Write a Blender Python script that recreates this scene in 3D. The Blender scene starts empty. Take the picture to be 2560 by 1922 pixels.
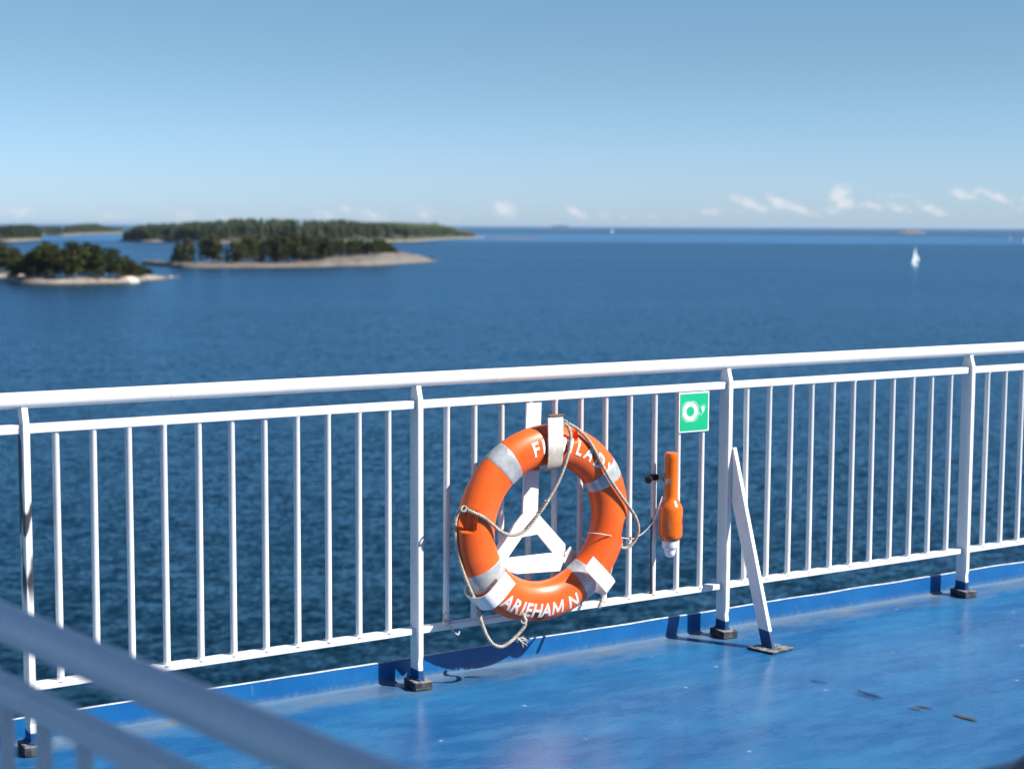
import bpy, bmesh, math, random
from mathutils import Vector, Matrix, noise
R = math.radians
sc = bpy.context.scene
COL = sc.collection
random.seed(7)

# ------------------------------------------------------------------ camera, sky, sun, exposure
F_PX, PITCH, ROLL = 4083.0, 0.0967256, 0.0045451
PW, PH = 2560.0, 1922.0
ZB = 0.033                       # height of the welded post plates above the deck sheet
CAM = Vector((0.0, 0.0, 1.7448 + ZB))
TH = 0.5659107                   # heading of the ship's rail
DK = -ZB                         # deck level in the rail frame
RO = Vector((-0.3359, 6.1387, ZB))   # foot of one rail post: origin of the rail frame
SEA = -22.3
RAILM = Matrix.Translation(RO) @ Matrix.Rotation(TH, 4, 'Z')   # x along the rail, y outboard, z up

def cam_axes():
    cp, sp = math.cos(PITCH), math.sin(PITCH)
    fw = Vector((0, cp, -sp)); up = Vector((0, sp, cp)); rt = Vector((1, 0, 0))
    return (rt * math.cos(ROLL) + up * math.sin(ROLL), -rt * math.sin(ROLL) + up * math.cos(ROLL), fw)
AX = cam_axes()
cd = bpy.data.cameras.new('camera'); cam = bpy.data.objects.new('camera', cd); COL.objects.link(cam)
m = Matrix.Identity(4)
for i in range(3):
    m[i][0], m[i][1], m[i][2], m[i][3] = AX[0][i], AX[1][i], -AX[2][i], CAM[i]
cam.matrix_world = m
cd.sensor_width = 36; cd.lens = F_PX / PW * 36
cd.clip_start = 0.05; cd.clip_end = 500000
cd.dof.use_dof = True; cd.dof.focus_distance = 6.3; cd.dof.aperture_fstop = 3.1
sc.camera = cam

SUN_L = Vector((0.82, -1.0, 1.03)).normalized()          # towards the sun, in the rail frame
SUN = (Matrix.Rotation(TH, 3, 'Z') @ SUN_L).normalized()
sl = bpy.data.lights.new('sun', 'SUN'); sl.energy = 5.0; sl.angle = R(0.53); sl.color = (1.0, 0.955, 0.89)
so = bpy.data.objects.new('sun', sl); COL.objects.link(so)
so.rotation_mode = 'QUATERNION'; so.rotation_quaternion = SUN.to_track_quat('Z', 'Y'); so.location = (20, -10, 40)

sc.view_settings.view_transform = 'Standard'; sc.view_settings.look = 'None'
sc.view_settings.gamma = 1; sc.view_settings.use_curve_mapping = False
sc.view_settings.exposure = 0.68

class NT:
    """small helper to write node trees"""
    def __init__(s, tree): s.t = tree
    def n(s, typ, **kw):
        nd = s.t.nodes.new(typ)
        for k, v in kw.items():
            if k.startswith('i_'):
                key = k[2:]; nd.inputs[int(key) if key.isdigit() else key.replace('_', ' ')].default_value = v
            else: setattr(nd, k, v)
        return nd
    def l(s, a, b): s.t.links.new(a, b); return b
    def math(s, op, a, b=None, c=None, clamp=False):
        nd = s.t.nodes.new('ShaderNodeMath'); nd.operation = op; nd.use_clamp = clamp
        for i, v in enumerate((a, b, c)):
            if v is None: continue
            if isinstance(v, (int, float)): nd.inputs[i].default_value = v
            else: s.t.links.new(v, nd.inputs[i])
        return nd.outputs[0]
    def mixc(s, f, a, b, blend='MIX'):
        nd = s.t.nodes.new('ShaderNodeMix'); nd.data_type = 'RGBA'; nd.blend_type = blend
        for i, v in ((0, f), (6, a), (7, b)):
            if isinstance(v, (int, float)): nd.inputs[i].default_value = v
            elif isinstance(v, tuple): nd.inputs[i].default_value = v if len(v) == 4 else v + (1,)
            else: s.t.links.new(v, nd.inputs[i])
        return nd.outputs[2]
    def ramp(s, f, a, b):      # smooth step from a to b
        nd = s.t.nodes.new('ShaderNodeMapRange'); nd.interpolation_type = 'SMOOTHSTEP'
        nd.inputs[1].default_value = a; nd.inputs[2].default_value = b
        s.t.links.new(f, nd.inputs[0]); return nd.outputs[0]
    def noise(s, vec, scale, detail=3, rough=0.5, dim='3D', out='Fac'):
        nd = s.n('ShaderNodeTexNoise', noise_dimensions=dim)
        nd.inputs['Scale'].default_value = scale; nd.inputs['Detail'].default_value = detail
        nd.inputs['Roughness'].default_value = rough
        if vec is not None: s.t.links.new(vec, nd.inputs['Vector'])
        return nd.outputs[out]
    def mapping(s, vec, loc=(0, 0, 0), scale=(1, 1, 1), rot=(0, 0, 0)):
        nd = s.n('ShaderNodeMapping'); nd.inputs[1].default_value = loc; nd.inputs[2].default_value = rot
        nd.inputs[3].default_value = scale; s.t.links.new(vec, nd.inputs[0]); return nd.outputs[0]

w = bpy.data.worlds.new('World'); sc.world = w; w.use_nodes = True
T = NT(w.node_tree); w.node_tree.nodes.clear()
sky = T.n('ShaderNodeTexSky', sky_type='NISHITA', sun_disc=False, sun_elevation=math.asin(SUN.z),
          sun_rotation=math.atan2(SUN.x, SUN.y), altitude=0, air_density=1.0, dust_density=0.25, ozone_density=3.0)
tc = T.n('ShaderNodeTexCoord'); sep = T.n('ShaderNodeSeparateXYZ'); T.l(tc.outputs['Generated'], sep.inputs[0])
X, Yd, Z = sep.outputs
az = T.math('DIVIDE', X, T.math('MAXIMUM', Yd, 0.05)); el = T.math('DIVIDE', Z, T.math('MAXIMUM', Yd, 0.05))
# low cumulus along the horizon: (azimuth, elevation, width, height, tilt, strength)
CL = []
def pix_dir(x, y):
    d = AX[2] + AX[0] * ((x - PW / 2) / F_PX) - AX[1] * ((y - PH / 2) / F_PX)
    return d
for (x, y, wx, wy, tilt, st) in [
    (46, 530, 40, 16, 0, .55), (150, 545, 40, 9, 0, .3), (283, 543, 46, 12, 0, .45), (463, 540, 30, 14, 0, .55), (550, 541, 18, 9, 0, .45),
    (810, 536, 34, 12, 0, .45), (863, 524, 18, 13, 0, .6), (931, 540, 34, 14, .25, .6), (1059, 532, 36, 14, .2, .55),
    (1135, 546, 40, 6, 0, .3), (1262, 524, 32, 20, .2, .8), (1440, 530, 26, 15, .45, .75), (1513, 535, 22, 9, 0, .5), (1560, 541, 14, 6, 0, .4), (1630, 541, 14, 7, 0, .5),
    (1700, 543, 22, 5, 0, .35), (1778, 530, 30, 10, 0, .6), (1850, 532, 16, 7, 0, .5), (1868, 506, 40, 13, .35, .8), (1905, 522, 28, 9, .2, .7),
    (1945, 506, 24, 14, .45, .9), (1995, 522, 44, 12, .3, .8), (2098, 487, 28, 20, -.2, 1.0), (2112, 508, 26, 14, 0, 1.0), (2082, 528, 30, 10, 0, .6), (2178, 514, 34, 11, .15, .65),
    (2245, 520, 40, 12, .2, .6), (2330, 524, 36, 12, .35, .75), (2405, 487, 34, 12, .2, .8), (2460, 478, 40, 9, .1, .6), (2490, 492, 36, 11, .35, .75), (2240, 490, 60, 6, 0, .35), (2550, 520, 30, 9, 0, .4), (2570, 498, 30, 12, 0, .5)]:
    d = pix_dir(x, y); CL.append((d.x / d.y, d.z / d.y, wx * 1.2 / F_PX, wy * 1.2 / F_PX, tilt, st * .95 + .08))
tot = None
for (a, e, sa, se, tilt, st) in CL:
    da = T.math('SUBTRACT', az, a)
    de = T.math('ADD', T.math('SUBTRACT', el, e), T.math('MULTIPLY', da, tilt))
    p1 = T.math('POWER', T.math('ABSOLUTE', T.math('DIVIDE', da, sa)), 2.0)
    p2 = T.math('POWER', T.math('ABSOLUTE', T.math('DIVIDE', de, se)), 2.0)
    g = T.math('MULTIPLY', T.math('EXPONENT', T.math('MULTIPLY', T.math('ADD', p1, p2), -1.0)), st)
    tot = g if tot is None else T.math('MAXIMUM', tot, g)
cv = T.n('ShaderNodeCombineXYZ'); T.l(az, cv.inputs[0]); T.l(el, cv.inputs[1])
nz = T.noise(T.mapping(cv.outputs[0], scale=(1, 1.5, 1)), 190, 5, 0.6)
cm = T.ramp(T.math('ADD', tot, T.math('MULTIPLY', T.math('SUBTRACT', nz, 0.5), 1.5)), 0.18, 1.05)
cm = T.math('MULTIPLY', cm, T.ramp(tot, 0.05, 0.35))
# clear northern air: the model's low sky is too yellow for it, so it is filtered by height above the horizon
filt = T.mixc(T.ramp(Z, 0.0, .115), (.57, .77, 1.22), (.51, .655, .775))
filt = T.mixc(T.ramp(Z, .16, .7), filt, (.50, .60, .74))
skyc = T.mixc(1.0, sky.outputs[0], filt, 'MULTIPLY')
fin = T.mixc(T.math('MULTIPLY', cm, 0.66), skyc, (6.3, 6.1, 6.4))
bg = T.n('ShaderNodeBackground'); T.l(fin, bg.inputs[0]); bg.inputs[1].default_value = 0.09
ow = T.n('ShaderNodeOutputWorld'); T.l(bg.outputs[0], ow.inputs[0])
sc.cycles.use_denoising = True
sc.cycles.max_bounces = 6

# ------------------------------------------------------------------ helpers
ORG = {}
def tag(o, label=None, cat=None, group=None, kind=None):
    if label: o['label'] = label
    if cat: o['category'] = cat
    if group: o['group'] = group
    if kind: o['kind'] = kind
    return o
def rthing(name, label, cat, org=(0, 0, 0), group=None):
    """a thing in the rail frame: Empty at its base"""
    o = bpy.data.objects.new(name, None); COL.objects.link(o); o.empty_display_size = 0.1
    o.matrix_world = RAILM @ Matrix.Translation(org); ORG[o] = Vector(org)
    return tag(o, label, cat, group)
def wthing(name, label, cat, loc=(0, 0, 0), rz=0.0, scale=1.0, group=None):
    o = bpy.data.objects.new(name, None); COL.objects.link(o); o.location = loc; o.rotation_euler = (0, 0, rz)
    o.scale = (scale,) * 3 if isinstance(scale, (int, float)) else scale; ORG[o] = Vector((0, 0, 0))
    return tag(o, label, cat, group)
class MB:
    def __init__(s): s.v = []; s.f = []; s.mi = []; s.cur = 0
    def add(s, vs, fs):
        b = len(s.v); s.v += [tuple(v) for v in vs]
        s.f += [tuple(b + i for i in f) for f in fs]; s.mi += [s.cur] * len(fs); return s
    def box(s, x0, x1, y0, y1, z0, z1):
        return s.add([(x0,y0,z0),(x1,y0,z0),(x1,y1,z0),(x0,y1,z0),(x0,y0,z1),(x1,y0,z1),(x1,y1,z1),(x0,y1,z1)],
                     [(0,3,2,1),(4,5,6,7),(0,1,5,4),(1,2,6,5),(2,3,7,6),(3,0,4,7)])
    def prism(s, poly, ax, a, b):
        """poly in the two other axes, extruded along ax from a to b"""
        def P(p, t): return {'x': (t, p[0], p[1]), 'y': (p[0], t, p[1]), 'z': (p[0], p[1], t)}[ax]
        n = len(poly); vs = [P(p, a) for p in poly] + [P(p, b) for p in poly]
        fs = [tuple(range(n))[::-1], tuple(range(n, 2 * n))] + [(i, (i + 1) % n, n + (i + 1) % n, n + i) for i in range(n)]
        return s.add(vs, fs)
    def tube(s, pts, r, n=10, cap=True):
        pts = [Vector(p) for p in pts]; rr = r if isinstance(r, (list, tuple)) else [r] * len(pts)
        vs = []; fs = []; up = None
        for i, p in enumerate(pts):
            t = (pts[min(i + 1, len(pts) - 1)] - pts[max(i - 1, 0)]).normalized()
            if up is None: up = Vector((0, 0, 1)) if abs(t.z) < .9 else Vector((1, 0, 0))
            a = (up - t * up.dot(t)).normalized(); up = a; b = t.cross(a)
            for k in range(n):
                q = 2 * math.pi * k / n; vs.append(p + (a * math.cos(q) + b * math.sin(q)) * rr[i])
        for i in range(len(pts) - 1):
            for k in range(n):
                k2 = (k + 1) % n; fs.append((i * n + k, i * n + k2, (i + 1) * n + k2, (i + 1) * n + k))
        if cap: fs += [tuple(range(n))[::-1], tuple(range((len(pts) - 1) * n, len(pts) * n))]
        return s.add(vs, fs)
    def lathe(s, prof, cx, cy, n=32):
        vs = []; fs = []
        for (r, z) in prof:
            for k in range(n):
                q = 2 * math.pi * k / n; vs.append((cx + r * math.cos(q), cy + r * math.sin(q), z))
        for i in range(len(prof) - 1):
            for k in range(n):
                k2 = (k + 1) % n; fs.append((i * n + k, i * n + k2, (i + 1) * n + k2, (i + 1) * n + k))
        fs += [tuple(range(n))[::-1], tuple(range((len(prof) - 1) * n, len(prof) * n))]
        return s.add(vs, fs)
    def ribbon(s, pts, nrm, wdt, th):
        """flat bar swept along pts; nrm gives the flat side's normal at each point"""
        pts = [Vector(p) for p in pts]; vs = []; fs = []
        for i, p in enumerate(pts):
            t = (pts[min(i + 1, len(pts) - 1)] - pts[max(i - 1, 0)]).normalized()
            nn = Vector(nrm[i]); nn = (nn - t * nn.dot(t)).normalized(); b = t.cross(nn)
            for (u, v) in ((-.5, -.5), (.5, -.5), (.5, .5), (-.5, .5)):
                vs.append(p + b * u * wdt + nn * v * th)
        for i in range(len(pts) - 1):
            for k in range(4):
                k2 = (k + 1) % 4; fs.append((i*4+k, i*4+k2, i*4+4+k2, i*4+4+k))
        e = (len(pts) - 1) * 4; fs += [(3, 2, 1, 0), (e, e+1, e+2, e+3)]
        return s.add(vs, fs)
    def mesh(s, name, org=None):
        me = bpy.data.meshes.new(name); o = org or Vector((0, 0, 0))
        me.from_pydata([(v[0]-o.x, v[1]-o.y, v[2]-o.z) for v in s.v], [], s.f)
        me.polygons.foreach_set('material_index', s.mi)
        bm = bmesh.new(); bm.from_mesh(me); bmesh.ops.recalc_face_normals(bm, faces=bm.faces); bm.to_mesh(me); bm.free()
        me.update(); return me
def link(name, me, mat, parent=None, smooth=True, bevel=0.0, ang=35):
    for mm in (mat if isinstance(mat, (list, tuple)) else [mat]): me.materials.append(mm)
    if smooth:
        me.polygons.foreach_set('use_smooth', [True] * len(me.polygons)); me.set_sharp_from_angle(angle=R(ang))
    o = bpy.data.objects.new(name, me); COL.objects.link(o)
    if parent: o.parent = parent; ORG[o] = ORG.get(parent, Vector((0, 0, 0)))
    if bevel:
        b = o.modifiers.new('bevel', 'BEVEL'); b.width = bevel; b.segments = 2; b.limit_method = 'ANGLE'; b.angle_limit = R(40)
    return o
def part(name, mb, mat, parent, **kw): return link(name, mb.mesh(name, ORG[parent]), mat, parent, **kw)
def spline(pts, n=12):
    pts = [Vector(p) for p in pts]; out = []
    q = [pts[0] * 2 - pts[1]] + pts + [pts[-1] * 2 - pts[-2]]
    for i in range(1, len(q) - 2):
        a, b, c, d = q[i-1], q[i], q[i+1], q[i+2]
        for k in range(n):
            t = k / n
            out.append(0.5 * ((2*b) + (c-a)*t + (2*a-5*b+4*c-d)*t*t + (3*b-a-3*c+d)*t**3))
    out.append(pts[-1]); return out
def resample(pts, step):
    out = [pts[0].copy()]; acc = 0
    for a, b in zip(pts, pts[1:]):
        L = (b - a).length
        while acc + L >= step:
            f = (step - acc) / L; a = a.lerp(b, f); out.append(a.copy()); L = (b - a).length; acc = 0
        acc += L
    out.append(pts[-1].copy()); return out
def twisted(mb, pts, rad=0.0072, lay=0.030, step=0.004, strands=3):
    """laid rope: three strands twisted round the path"""
    pts = resample(spline(pts, 14), step)
    t0 = (pts[1] - pts[0]).normalized(); up = Vector((0, 0, 1)) if abs(t0.z) < .9 else Vector((1, 0, 0))
    fr = []
    for i, p in enumerate(pts):
        t = (pts[min(i+1, len(pts)-1)] - pts[max(i-1, 0)]).normalized()
        up = (up - t * up.dot(t)).normalized(); fr.append((p, up.copy(), t.cross(up)))
    for k in range(strands):
        ps = []
        for i, (p, a, b) in enumerate(fr):
            q = 2*math.pi*(i*step/lay + k/strands); ps.append(p + (a*math.cos(q) + b*math.sin(q)) * rad * .5)
        mb.tube(ps, rad * .56, 6)
def at_rail(x, y, k):
    """photo pixel to the point of the rail frame lying k outboard"""
    d = pix_dir(x, y); inv = RAILM.inverted(); c = inv @ CAM; dl = inv.to_3x3() @ d
    t = (k - c.y) / dl.y; return c + dl * t
def at_sea(x, y, z=SEA):
    d = pix_dir(x, y); t = (z - CAM.z) / d.z; return CAM + d * t

# ------------------------------------------------------------------ materials
def mat(name):
    mm = bpy.data.materials.new(name); mm.use_nodes = True; t = NT(mm.node_tree)
    bs = mm.node_tree.nodes['Principled BSDF']; tcn = t.n('ShaderNodeTexCoord')
    return mm, t, bs, tcn.outputs['Object']
def bumped(t, bs, h, strength, dist):
    b = t.n('ShaderNodeBump'); b.inputs['Strength'].default_value = strength; b.inputs['Distance'].default_value = dist
    t.l(h, b.inputs['Height']); t.l(b.outputs[0], bs.inputs['Normal'])
def plain(name, col, rough=0.5, var=0.15, scale=20, metallic=0, bump=0.0):
    mm, t, bs, v = mat(name)
    nn = t.noise(v, scale, 4, .6)
    c = t.mixc(t.ramp(nn, .3, .7), tuple(x*(1-var) for x in col), tuple(min(1, x*(1+var)) for x in col))
    t.l(c, bs.inputs['Base Color']); bs.inputs['Roughness'].default_value = rough; bs.inputs['Metallic'].default_value = metallic
    if bump: bumped(t, bs, nn, bump, .002)
    return mm
def white_paint(name, stain_z=None, rust=0.0, dirt=0.12, peel=0.0, rust_side=0.0, col=(.80, .79, .775), rough=.38):
    mm, t, bs, v = mat(name)
    geo = t.n('ShaderNodeNewGeometry'); P = geo.outputs['Position']
    n1 = t.noise(P, 9, 5, .65); n2 = t.noise(t.mapping(P, scale=(1, 1, .25)), 45, 4, .6)
    c = t.mixc(t.math('MULTIPLY', t.ramp(n1, .45, .8), dirt * 2), col, (.55, .50, .43))
    c = t.mixc(t.math('MULTIPLY', t.ramp(n2, .58, .75), dirt), c, (.42, .37, .31))
    sp = t.noise(P, 85, 3, .6)
    spot = t.math('MULTIPLY', t.ramp(sp, .70, .735), t.ramp(n1, .48, .62))
    c = t.mixc(t.math('MULTIPLY', spot, .75), c, (.16, .10, .07))
    if rust:
        r = t.math('MULTIPLY', t.ramp(t.noise(t.mapping(P, scale=(1, 1, .3)), 14, 4, .6), .52 - rust * .2, .62), rust)
        c = t.mixc(r, c, t.mixc(t.noise(P, 40), (.12, .05, .025), (.30, .15, .07)))
    if stain_z is not None:                    # run-off stain collecting at the low end of the part
        s2 = t.n('ShaderNodeSeparateXYZ'); t.l(P, s2.inputs[0])
        q = t.math('ADD', t.math('MULTIPLY', s2.outputs[2], -1), t.math('MULTIPLY', n2, .05))
        c = t.mixc(t.math('MULTIPLY', t.ramp(q, -stain_z, -stain_z + .06), .75), c, t.mixc(t.noise(P, 60), (.22, .15, .08), (.45, .38, .28)))
    if peel:
        pn = t.noise(t.mapping(P, scale=(1, 1, .4)), 8, 2, .5); s2 = t.n('ShaderNodeSeparateXYZ'); t.l(v, s2.inputs[0])
        pm = t.math('MULTIPLY', t.ramp(pn, .47, .50), t.ramp(s2.outputs[2], .45, .55))
        c = t.mixc(t.math('MULTIPLY', pm, peel), c, (.045, .045, .05))
    if rust_side:
        s2 = t.n('ShaderNodeSeparateXYZ'); t.l(v, s2.inputs[0])
        mk = t.math('ADD', t.math('ADD', t.math('MULTIPLY', s2.outputs[0], -50), t.math('MULTIPLY', s2.outputs[1], 32)), t.math('MULTIPLY', t.math('SUBTRACT', t.noise(t.mapping(P, scale=(1, 1, .2)), 25), .5), .9))
        mk = t.math('MULTIPLY', t.ramp(mk, .02, .34), t.ramp(t.math('MULTIPLY', s2.outputs[2], -1), -.54, -.51))
        c = t.mixc(mk, c, t.mixc(t.noise(P, 60), (.05, .022, .012), (.17, .085, .04)))
    t.l(c, bs.inputs['Base Color'])
    t.l(t.math('ADD', t.math('MULTIPLY', n2, .25), rough - .1), bs.inputs['Roughness'])
    bumped(t, bs, t.noise(P, 130, 3, .6), .12, .0015)
    return mm
M_white = white_paint('white_rail_paint', dirt=.16)
M_rackw = white_paint('white_rack_paint', dirt=.06)
M_hookw = white_paint('white_cradle_paint', dirt=.16)
M_top = white_paint('stained_hook_paint', stain_z=ZB + .895, rust=.15, dirt=.3)
M_rusty = white_paint('rusty_baluster_paint', rust_side=1.0, dirt=.2)
M_peel = white_paint('peeling_post_paint', peel=1.0)
M_lower = white_paint('lower_rail_paint', rust=.12, dirt=.2)
M_house = white_paint('deckhouse_paint', dirt=.1)
M_footblue = plain('blue_foot_paint', (.006, .055, .18), .35)
M_rustedge = plain('rusty_edge', (.17, .09, .05), .8, .5, 60)

# deck paint
M_deck, t, bs, v = mat('blue_deck_paint')
s2 = t.n('ShaderNodeSeparateXYZ'); t.l(v, s2.inputs[0])
nA = t.noise(t.mapping(v, scale=(.55, 1.3, 1)), 2.2, 6, .62)
nB = t.noise(t.mapping(v, loc=(3, 1, 0), scale=(.7, 1.8, 1)), 7, 5, .6)
nC = t.noise(v, 55, 3, .6)
c = t.mixc(t.ramp(nA, .32, .68), (.003, .078, .228), (.020, .146, .322))
c = t.mixc(t.math('MULTIPLY', t.ramp(nB, .44, .74), .52), c, (.050, .180, .345))
c = t.mixc(t.math('MULTIPLY', t.ramp(nC, .60, .75), .2), c, (.12, .24, .40))
vo = t.n('ShaderNodeTexVoronoi'); vo.inputs['Scale'].default_value = 5.5; t.l(v, vo.inputs['Vector'])
c = t.mixc(t.math('MULTIPLY', t.ramp(t.math('MULTIPLY', vo.outputs['Distance'], -1), -.06, -.03), .6), c, (.45, .50, .55))
edge = t.math('ADD', s2.outputs[1], t.math('MULTIPLY', t.math('SUBTRACT', t.noise(t.mapping(v, scale=(.8, 2, 1)), 4.5, 5, .65), .5), .55))
c = t.mixc(t.math('MULTIPLY', t.ramp(edge, -.10, .20), .7), c, (.17, .21, .23))
c = t.mixc(t.math('MULTIPLY', t.ramp(edge, .13, .22), .5), c, (.30, .27, .21))
t.l(c, bs.inputs['Base Color'])
for (qs, qy) in ((-1.49, .03), (.0, .03), (1.525, .03), (3.026, .03), (1.55, -.23)):      # rust-tinged grime round each foot
    dd = t.n('ShaderNodeVectorMath', operation='DISTANCE'); t.l(v, dd.inputs[0]); dd.inputs[1].default_value = (qs, qy, DK)
    c = t.mixc(t.math('MULTIPLY', t.ramp(t.math('ADD', dd.outputs['Value'], t.math('MULTIPLY', nC, .10)), .20, .10), .7), c, (.26, .22, .15))
c = t.mixc(t.math('MULTIPLY', t.ramp(t.noise(v, 130, 2, .5), .70, .76), .5), c, (.03, .05, .09))
rgh = t.math('ADD', t.math('MULTIPLY', nB, .22), .16)
t.l(rgh, bs.inputs['Roughness']); bs.inputs['Specular IOR Level'].default_value = .38
hh = t.math('ADD', t.math('MULTIPLY', t.noise(v, 6, 3, .5), 1.0), t.math('MULTIPLY', t.noise(v, 90, 2, .5), .07))
bumped(t, bs, hh, .16, .02)

M_kerb, t, bs, v = mat('blue_kerb_paint')
s2 = t.n('ShaderNodeSeparateXYZ'); t.l(v, s2.inputs[0])
nA = t.noise(v, 5, 5, .6); nB = t.noise(t.mapping(v, scale=(1, 1, .25)), 40, 4, .65)
c = t.mixc(t.ramp(nA, .35, .7), (.003, .092, .285), (.008, .118, .33))
c = t.mixc(t.math('MULTIPLY', t.ramp(nB, .60, .72), .4), c, (.12, .20, .30))
low = t.math('ADD', s2.outputs[2], t.math('MULTIPLY', t.math('SUBTRACT', nB, .5), .06))
c = t.mixc(t.math('MULTIPLY', t.ramp(t.math('MULTIPLY', low, -1), .002, .03), .5), c, (.13, .18, .20))
t.l(c, bs.inputs['Base Color']); bs.inputs['Roughness'].default_value = .4; bs.inputs['Specular IOR Level'].default_value = .25
bumped(t, bs, t.noise(v, 30, 3, .5), .15, .004)
M_kerbtop = plain('worn_kerb_edge', (.46, .47, .48), .6, .25, 30)

M_plate, t, bs, v = mat('base_plate_shaded_paint')
geo = t.n('ShaderNodeNewGeometry'); s2 = t.n('ShaderNodeSeparateXYZ'); t.l(geo.outputs['Normal'], s2.inputs[0])
nA = t.noise(geo.outputs['Position'], 38, 4, .65)
c = t.mixc(t.ramp(nA, .38, .7), (.015, .02, .032), (.10, .105, .105))
c = t.mixc(t.math('MULTIPLY', t.ramp(nA, .36, .56), t.ramp(s2.outputs[2], .5, .9)), c, (.26, .26, .24))  # near-black sides carry their shade in the colour; worn tops stay pale
t.l(c, bs.inputs['Base Color']); bs.inputs['Roughness'].default_value = .75
bumped(t, bs, nA, .5, .004)

M_orange, t, bs, v = mat('orange_buoy_plastic')
nA = t.noise(v, 8, 5, .6)
c = t.mixc(t.ramp(nA, .35, .7), (.80, .105, .010), (.86, .135, .016)); 
c = t.mixc(t.math('MULTIPLY', t.ramp(t.noise(v, 70, 3, .6), .63, .74), .4), c, (.52, .13, .05))
c = t.mixc(t.math('MULTIPLY', t.ramp(t.noise(t.mapping(v, scale=(1, 1, .35)), 16, 5, .65), .54, .72), .28), c, (.50, .16, .07))
t.l(c, bs.inputs['Base Color']); bs.inputs['Roughness'].default_value = .36
bumped(t, bs, t.noise(v, 14, 3, .5), .06, .004)
M_tape, t, bs, v = mat('silver_reflective_tape')
c = t.mixc(t.ramp(t.noise(v, 25, 5, .7), .4, .7), (.50, .51, .52), (.36, .37, .38)); t.l(c, bs.inputs['Base Color']); bs.inputs['Roughness'].default_value = .42; bs.inputs['Metallic'].default_value = .25
bumped(t, bs, t.noise(v, 60, 3, .5), .15, .002)
M_letter, t, bs, v = mat('white_lettering')
c = t.mixc(t.ramp(t.noise(v, 55, 4, .7), .60, .70), (.84, .82, .80), (.78, .35, .22)); t.l(c, bs.inputs['Base Color']); bs.inputs['Roughness'].default_value = .5
M_rope = plain('grey_laid_rope', (.40, .36, .30), .9, .3, 90, bump=.4)
M_cord = plain('thin_cord', (.55, .50, .44), .85, .2, 60)
M_black = plain('black_clamp', (.012, .012, .013), .4, .3, 30)
M_steel = plain('grey_steel_strap', (.42, .40, .37), .35, .3, 40, metallic=.7)
M_lightor, t, bs, v = mat('orange_light_plastic')
c = t.mixc(t.ramp(t.noise(v, 18, 4, .6), .35, .7), (.70, .128, .006), (.78, .165, .009)); t.l(c, bs.inputs['Base Color']); bs.inputs['Roughness'].default_value = .22
bs.inputs['Coat Weight'].default_value = .3
M_lens = plain('frosted_white_lens', (.80, .80, .82), .25, .05)
M_lens.node_tree.nodes['Principled BSDF'].inputs['Subsurface Weight'].default_value = .3
M_print = plain('dark_print', (.10, .03, .012), .5)
M_paleprint = plain('pale_print', (.75, .45, .28), .5)
M_green = plain('green_sign_vinyl', (.004, .43, .20), .4, .06, 12)
M_signw = plain('white_sign_vinyl', (.78, .80, .78), .45, .05, 12)
M_scratch = plain('bare_rusty_scratch', (.075, .05, .045), .7, .4, 60)
M_scuff = plain('dark_rubber_scuff', (.010, .05, .15), .5, .3, 50)
M_wood = plain('dark_varnished_wood', (.10, .035, .015), .4, .4, 14)
M_iron = plain('black_iron', (.01, .01, .012), .5)

# ------------------------------------------------------------------ the deck and the ship's side
KY = 0.149
DK = -ZB                                   # deck level in the rail frame
mb = MB(); mb.add([(-14, -16, DK), (26, -16, DK), (26, KY + .002, DK), (-14, KY + .002, DK)], [(0, 1, 2, 3)])
deck = link('deck', mb.mesh('deck'), M_deck, smooth=False); deck.matrix_world = RAILM; tag(deck, kind='structure')
mb = MB(); n = 400; a, b = -14.0, 26.0
for i in range(n):
    def zt(x): return .058 + .004 * noise.noise(Vector((x * 1.1, 3.1, 0))) + .0035 * noise.noise(Vector((x * 4.3, 9.1, 0)))
    x0 = a + (b - a) * i / n; x1 = a + (b - a) * (i + 1) / n
    z0, z1 = zt(x0), zt(x1)
    y0 = KY + .004 * noise.noise(Vector((x0 * .9, 0, 5))); y1 = KY + .004 * noise.noise(Vector((x1 * .9, 0, 5)))
    mb.cur = 0
    mb.add([(x0, y0 - .012, DK - .002), (x1, y1 - .012, DK - .002), (x1, y1, DK + .008), (x0, y0, DK + .008), (x1, y1, z1 - .003), (x0, y0, z0 - .003)], [(0, 1, 2, 3), (3, 2, 4, 5)])
    mb.add([(x0, y0 + .012, DK - .3), (x1, y1 + .012, DK - .3), (x1, y1 + .012, z1), (x0, y0 + .012, z0)], [(3, 2, 1, 0)])
    mb.cur = 1
    mb.add([(x0, y0, z0 - .003), (x1, y1, z1 - .003), (x1, y1 + .003, z1), (x0, y0 + .003, z0)], [(0, 1, 2, 3)])
    mb.add([(x0, y0 + .003, z0), (x1, y1 + .003, z1), (x1, y1 + .012, z1), (x0, y0 + .012, z0)], [(0, 1, 2, 3)])
me = mb.mesh('kerb'); bm = bmesh.new(); bm.from_mesh(me); bmesh.ops.remove_doubles(bm, verts=bm.verts, dist=.0004); bm.to_mesh(me); bm.free()
kerb = link('kerb', me, [M_kerb, M_kerbtop], smooth=False); kerb.matrix_world = RAILM; tag(kerb, kind='structure')
mb = MB(); mb.box(-40, 60, -18, KY + .008, SEA - ZB - 2, DK - .06)
hull = link('ship_hull', mb.mesh('ship_hull'), M_house, smooth=False); hull.matrix_world = RAILM; tag(hull, kind='structure')

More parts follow.
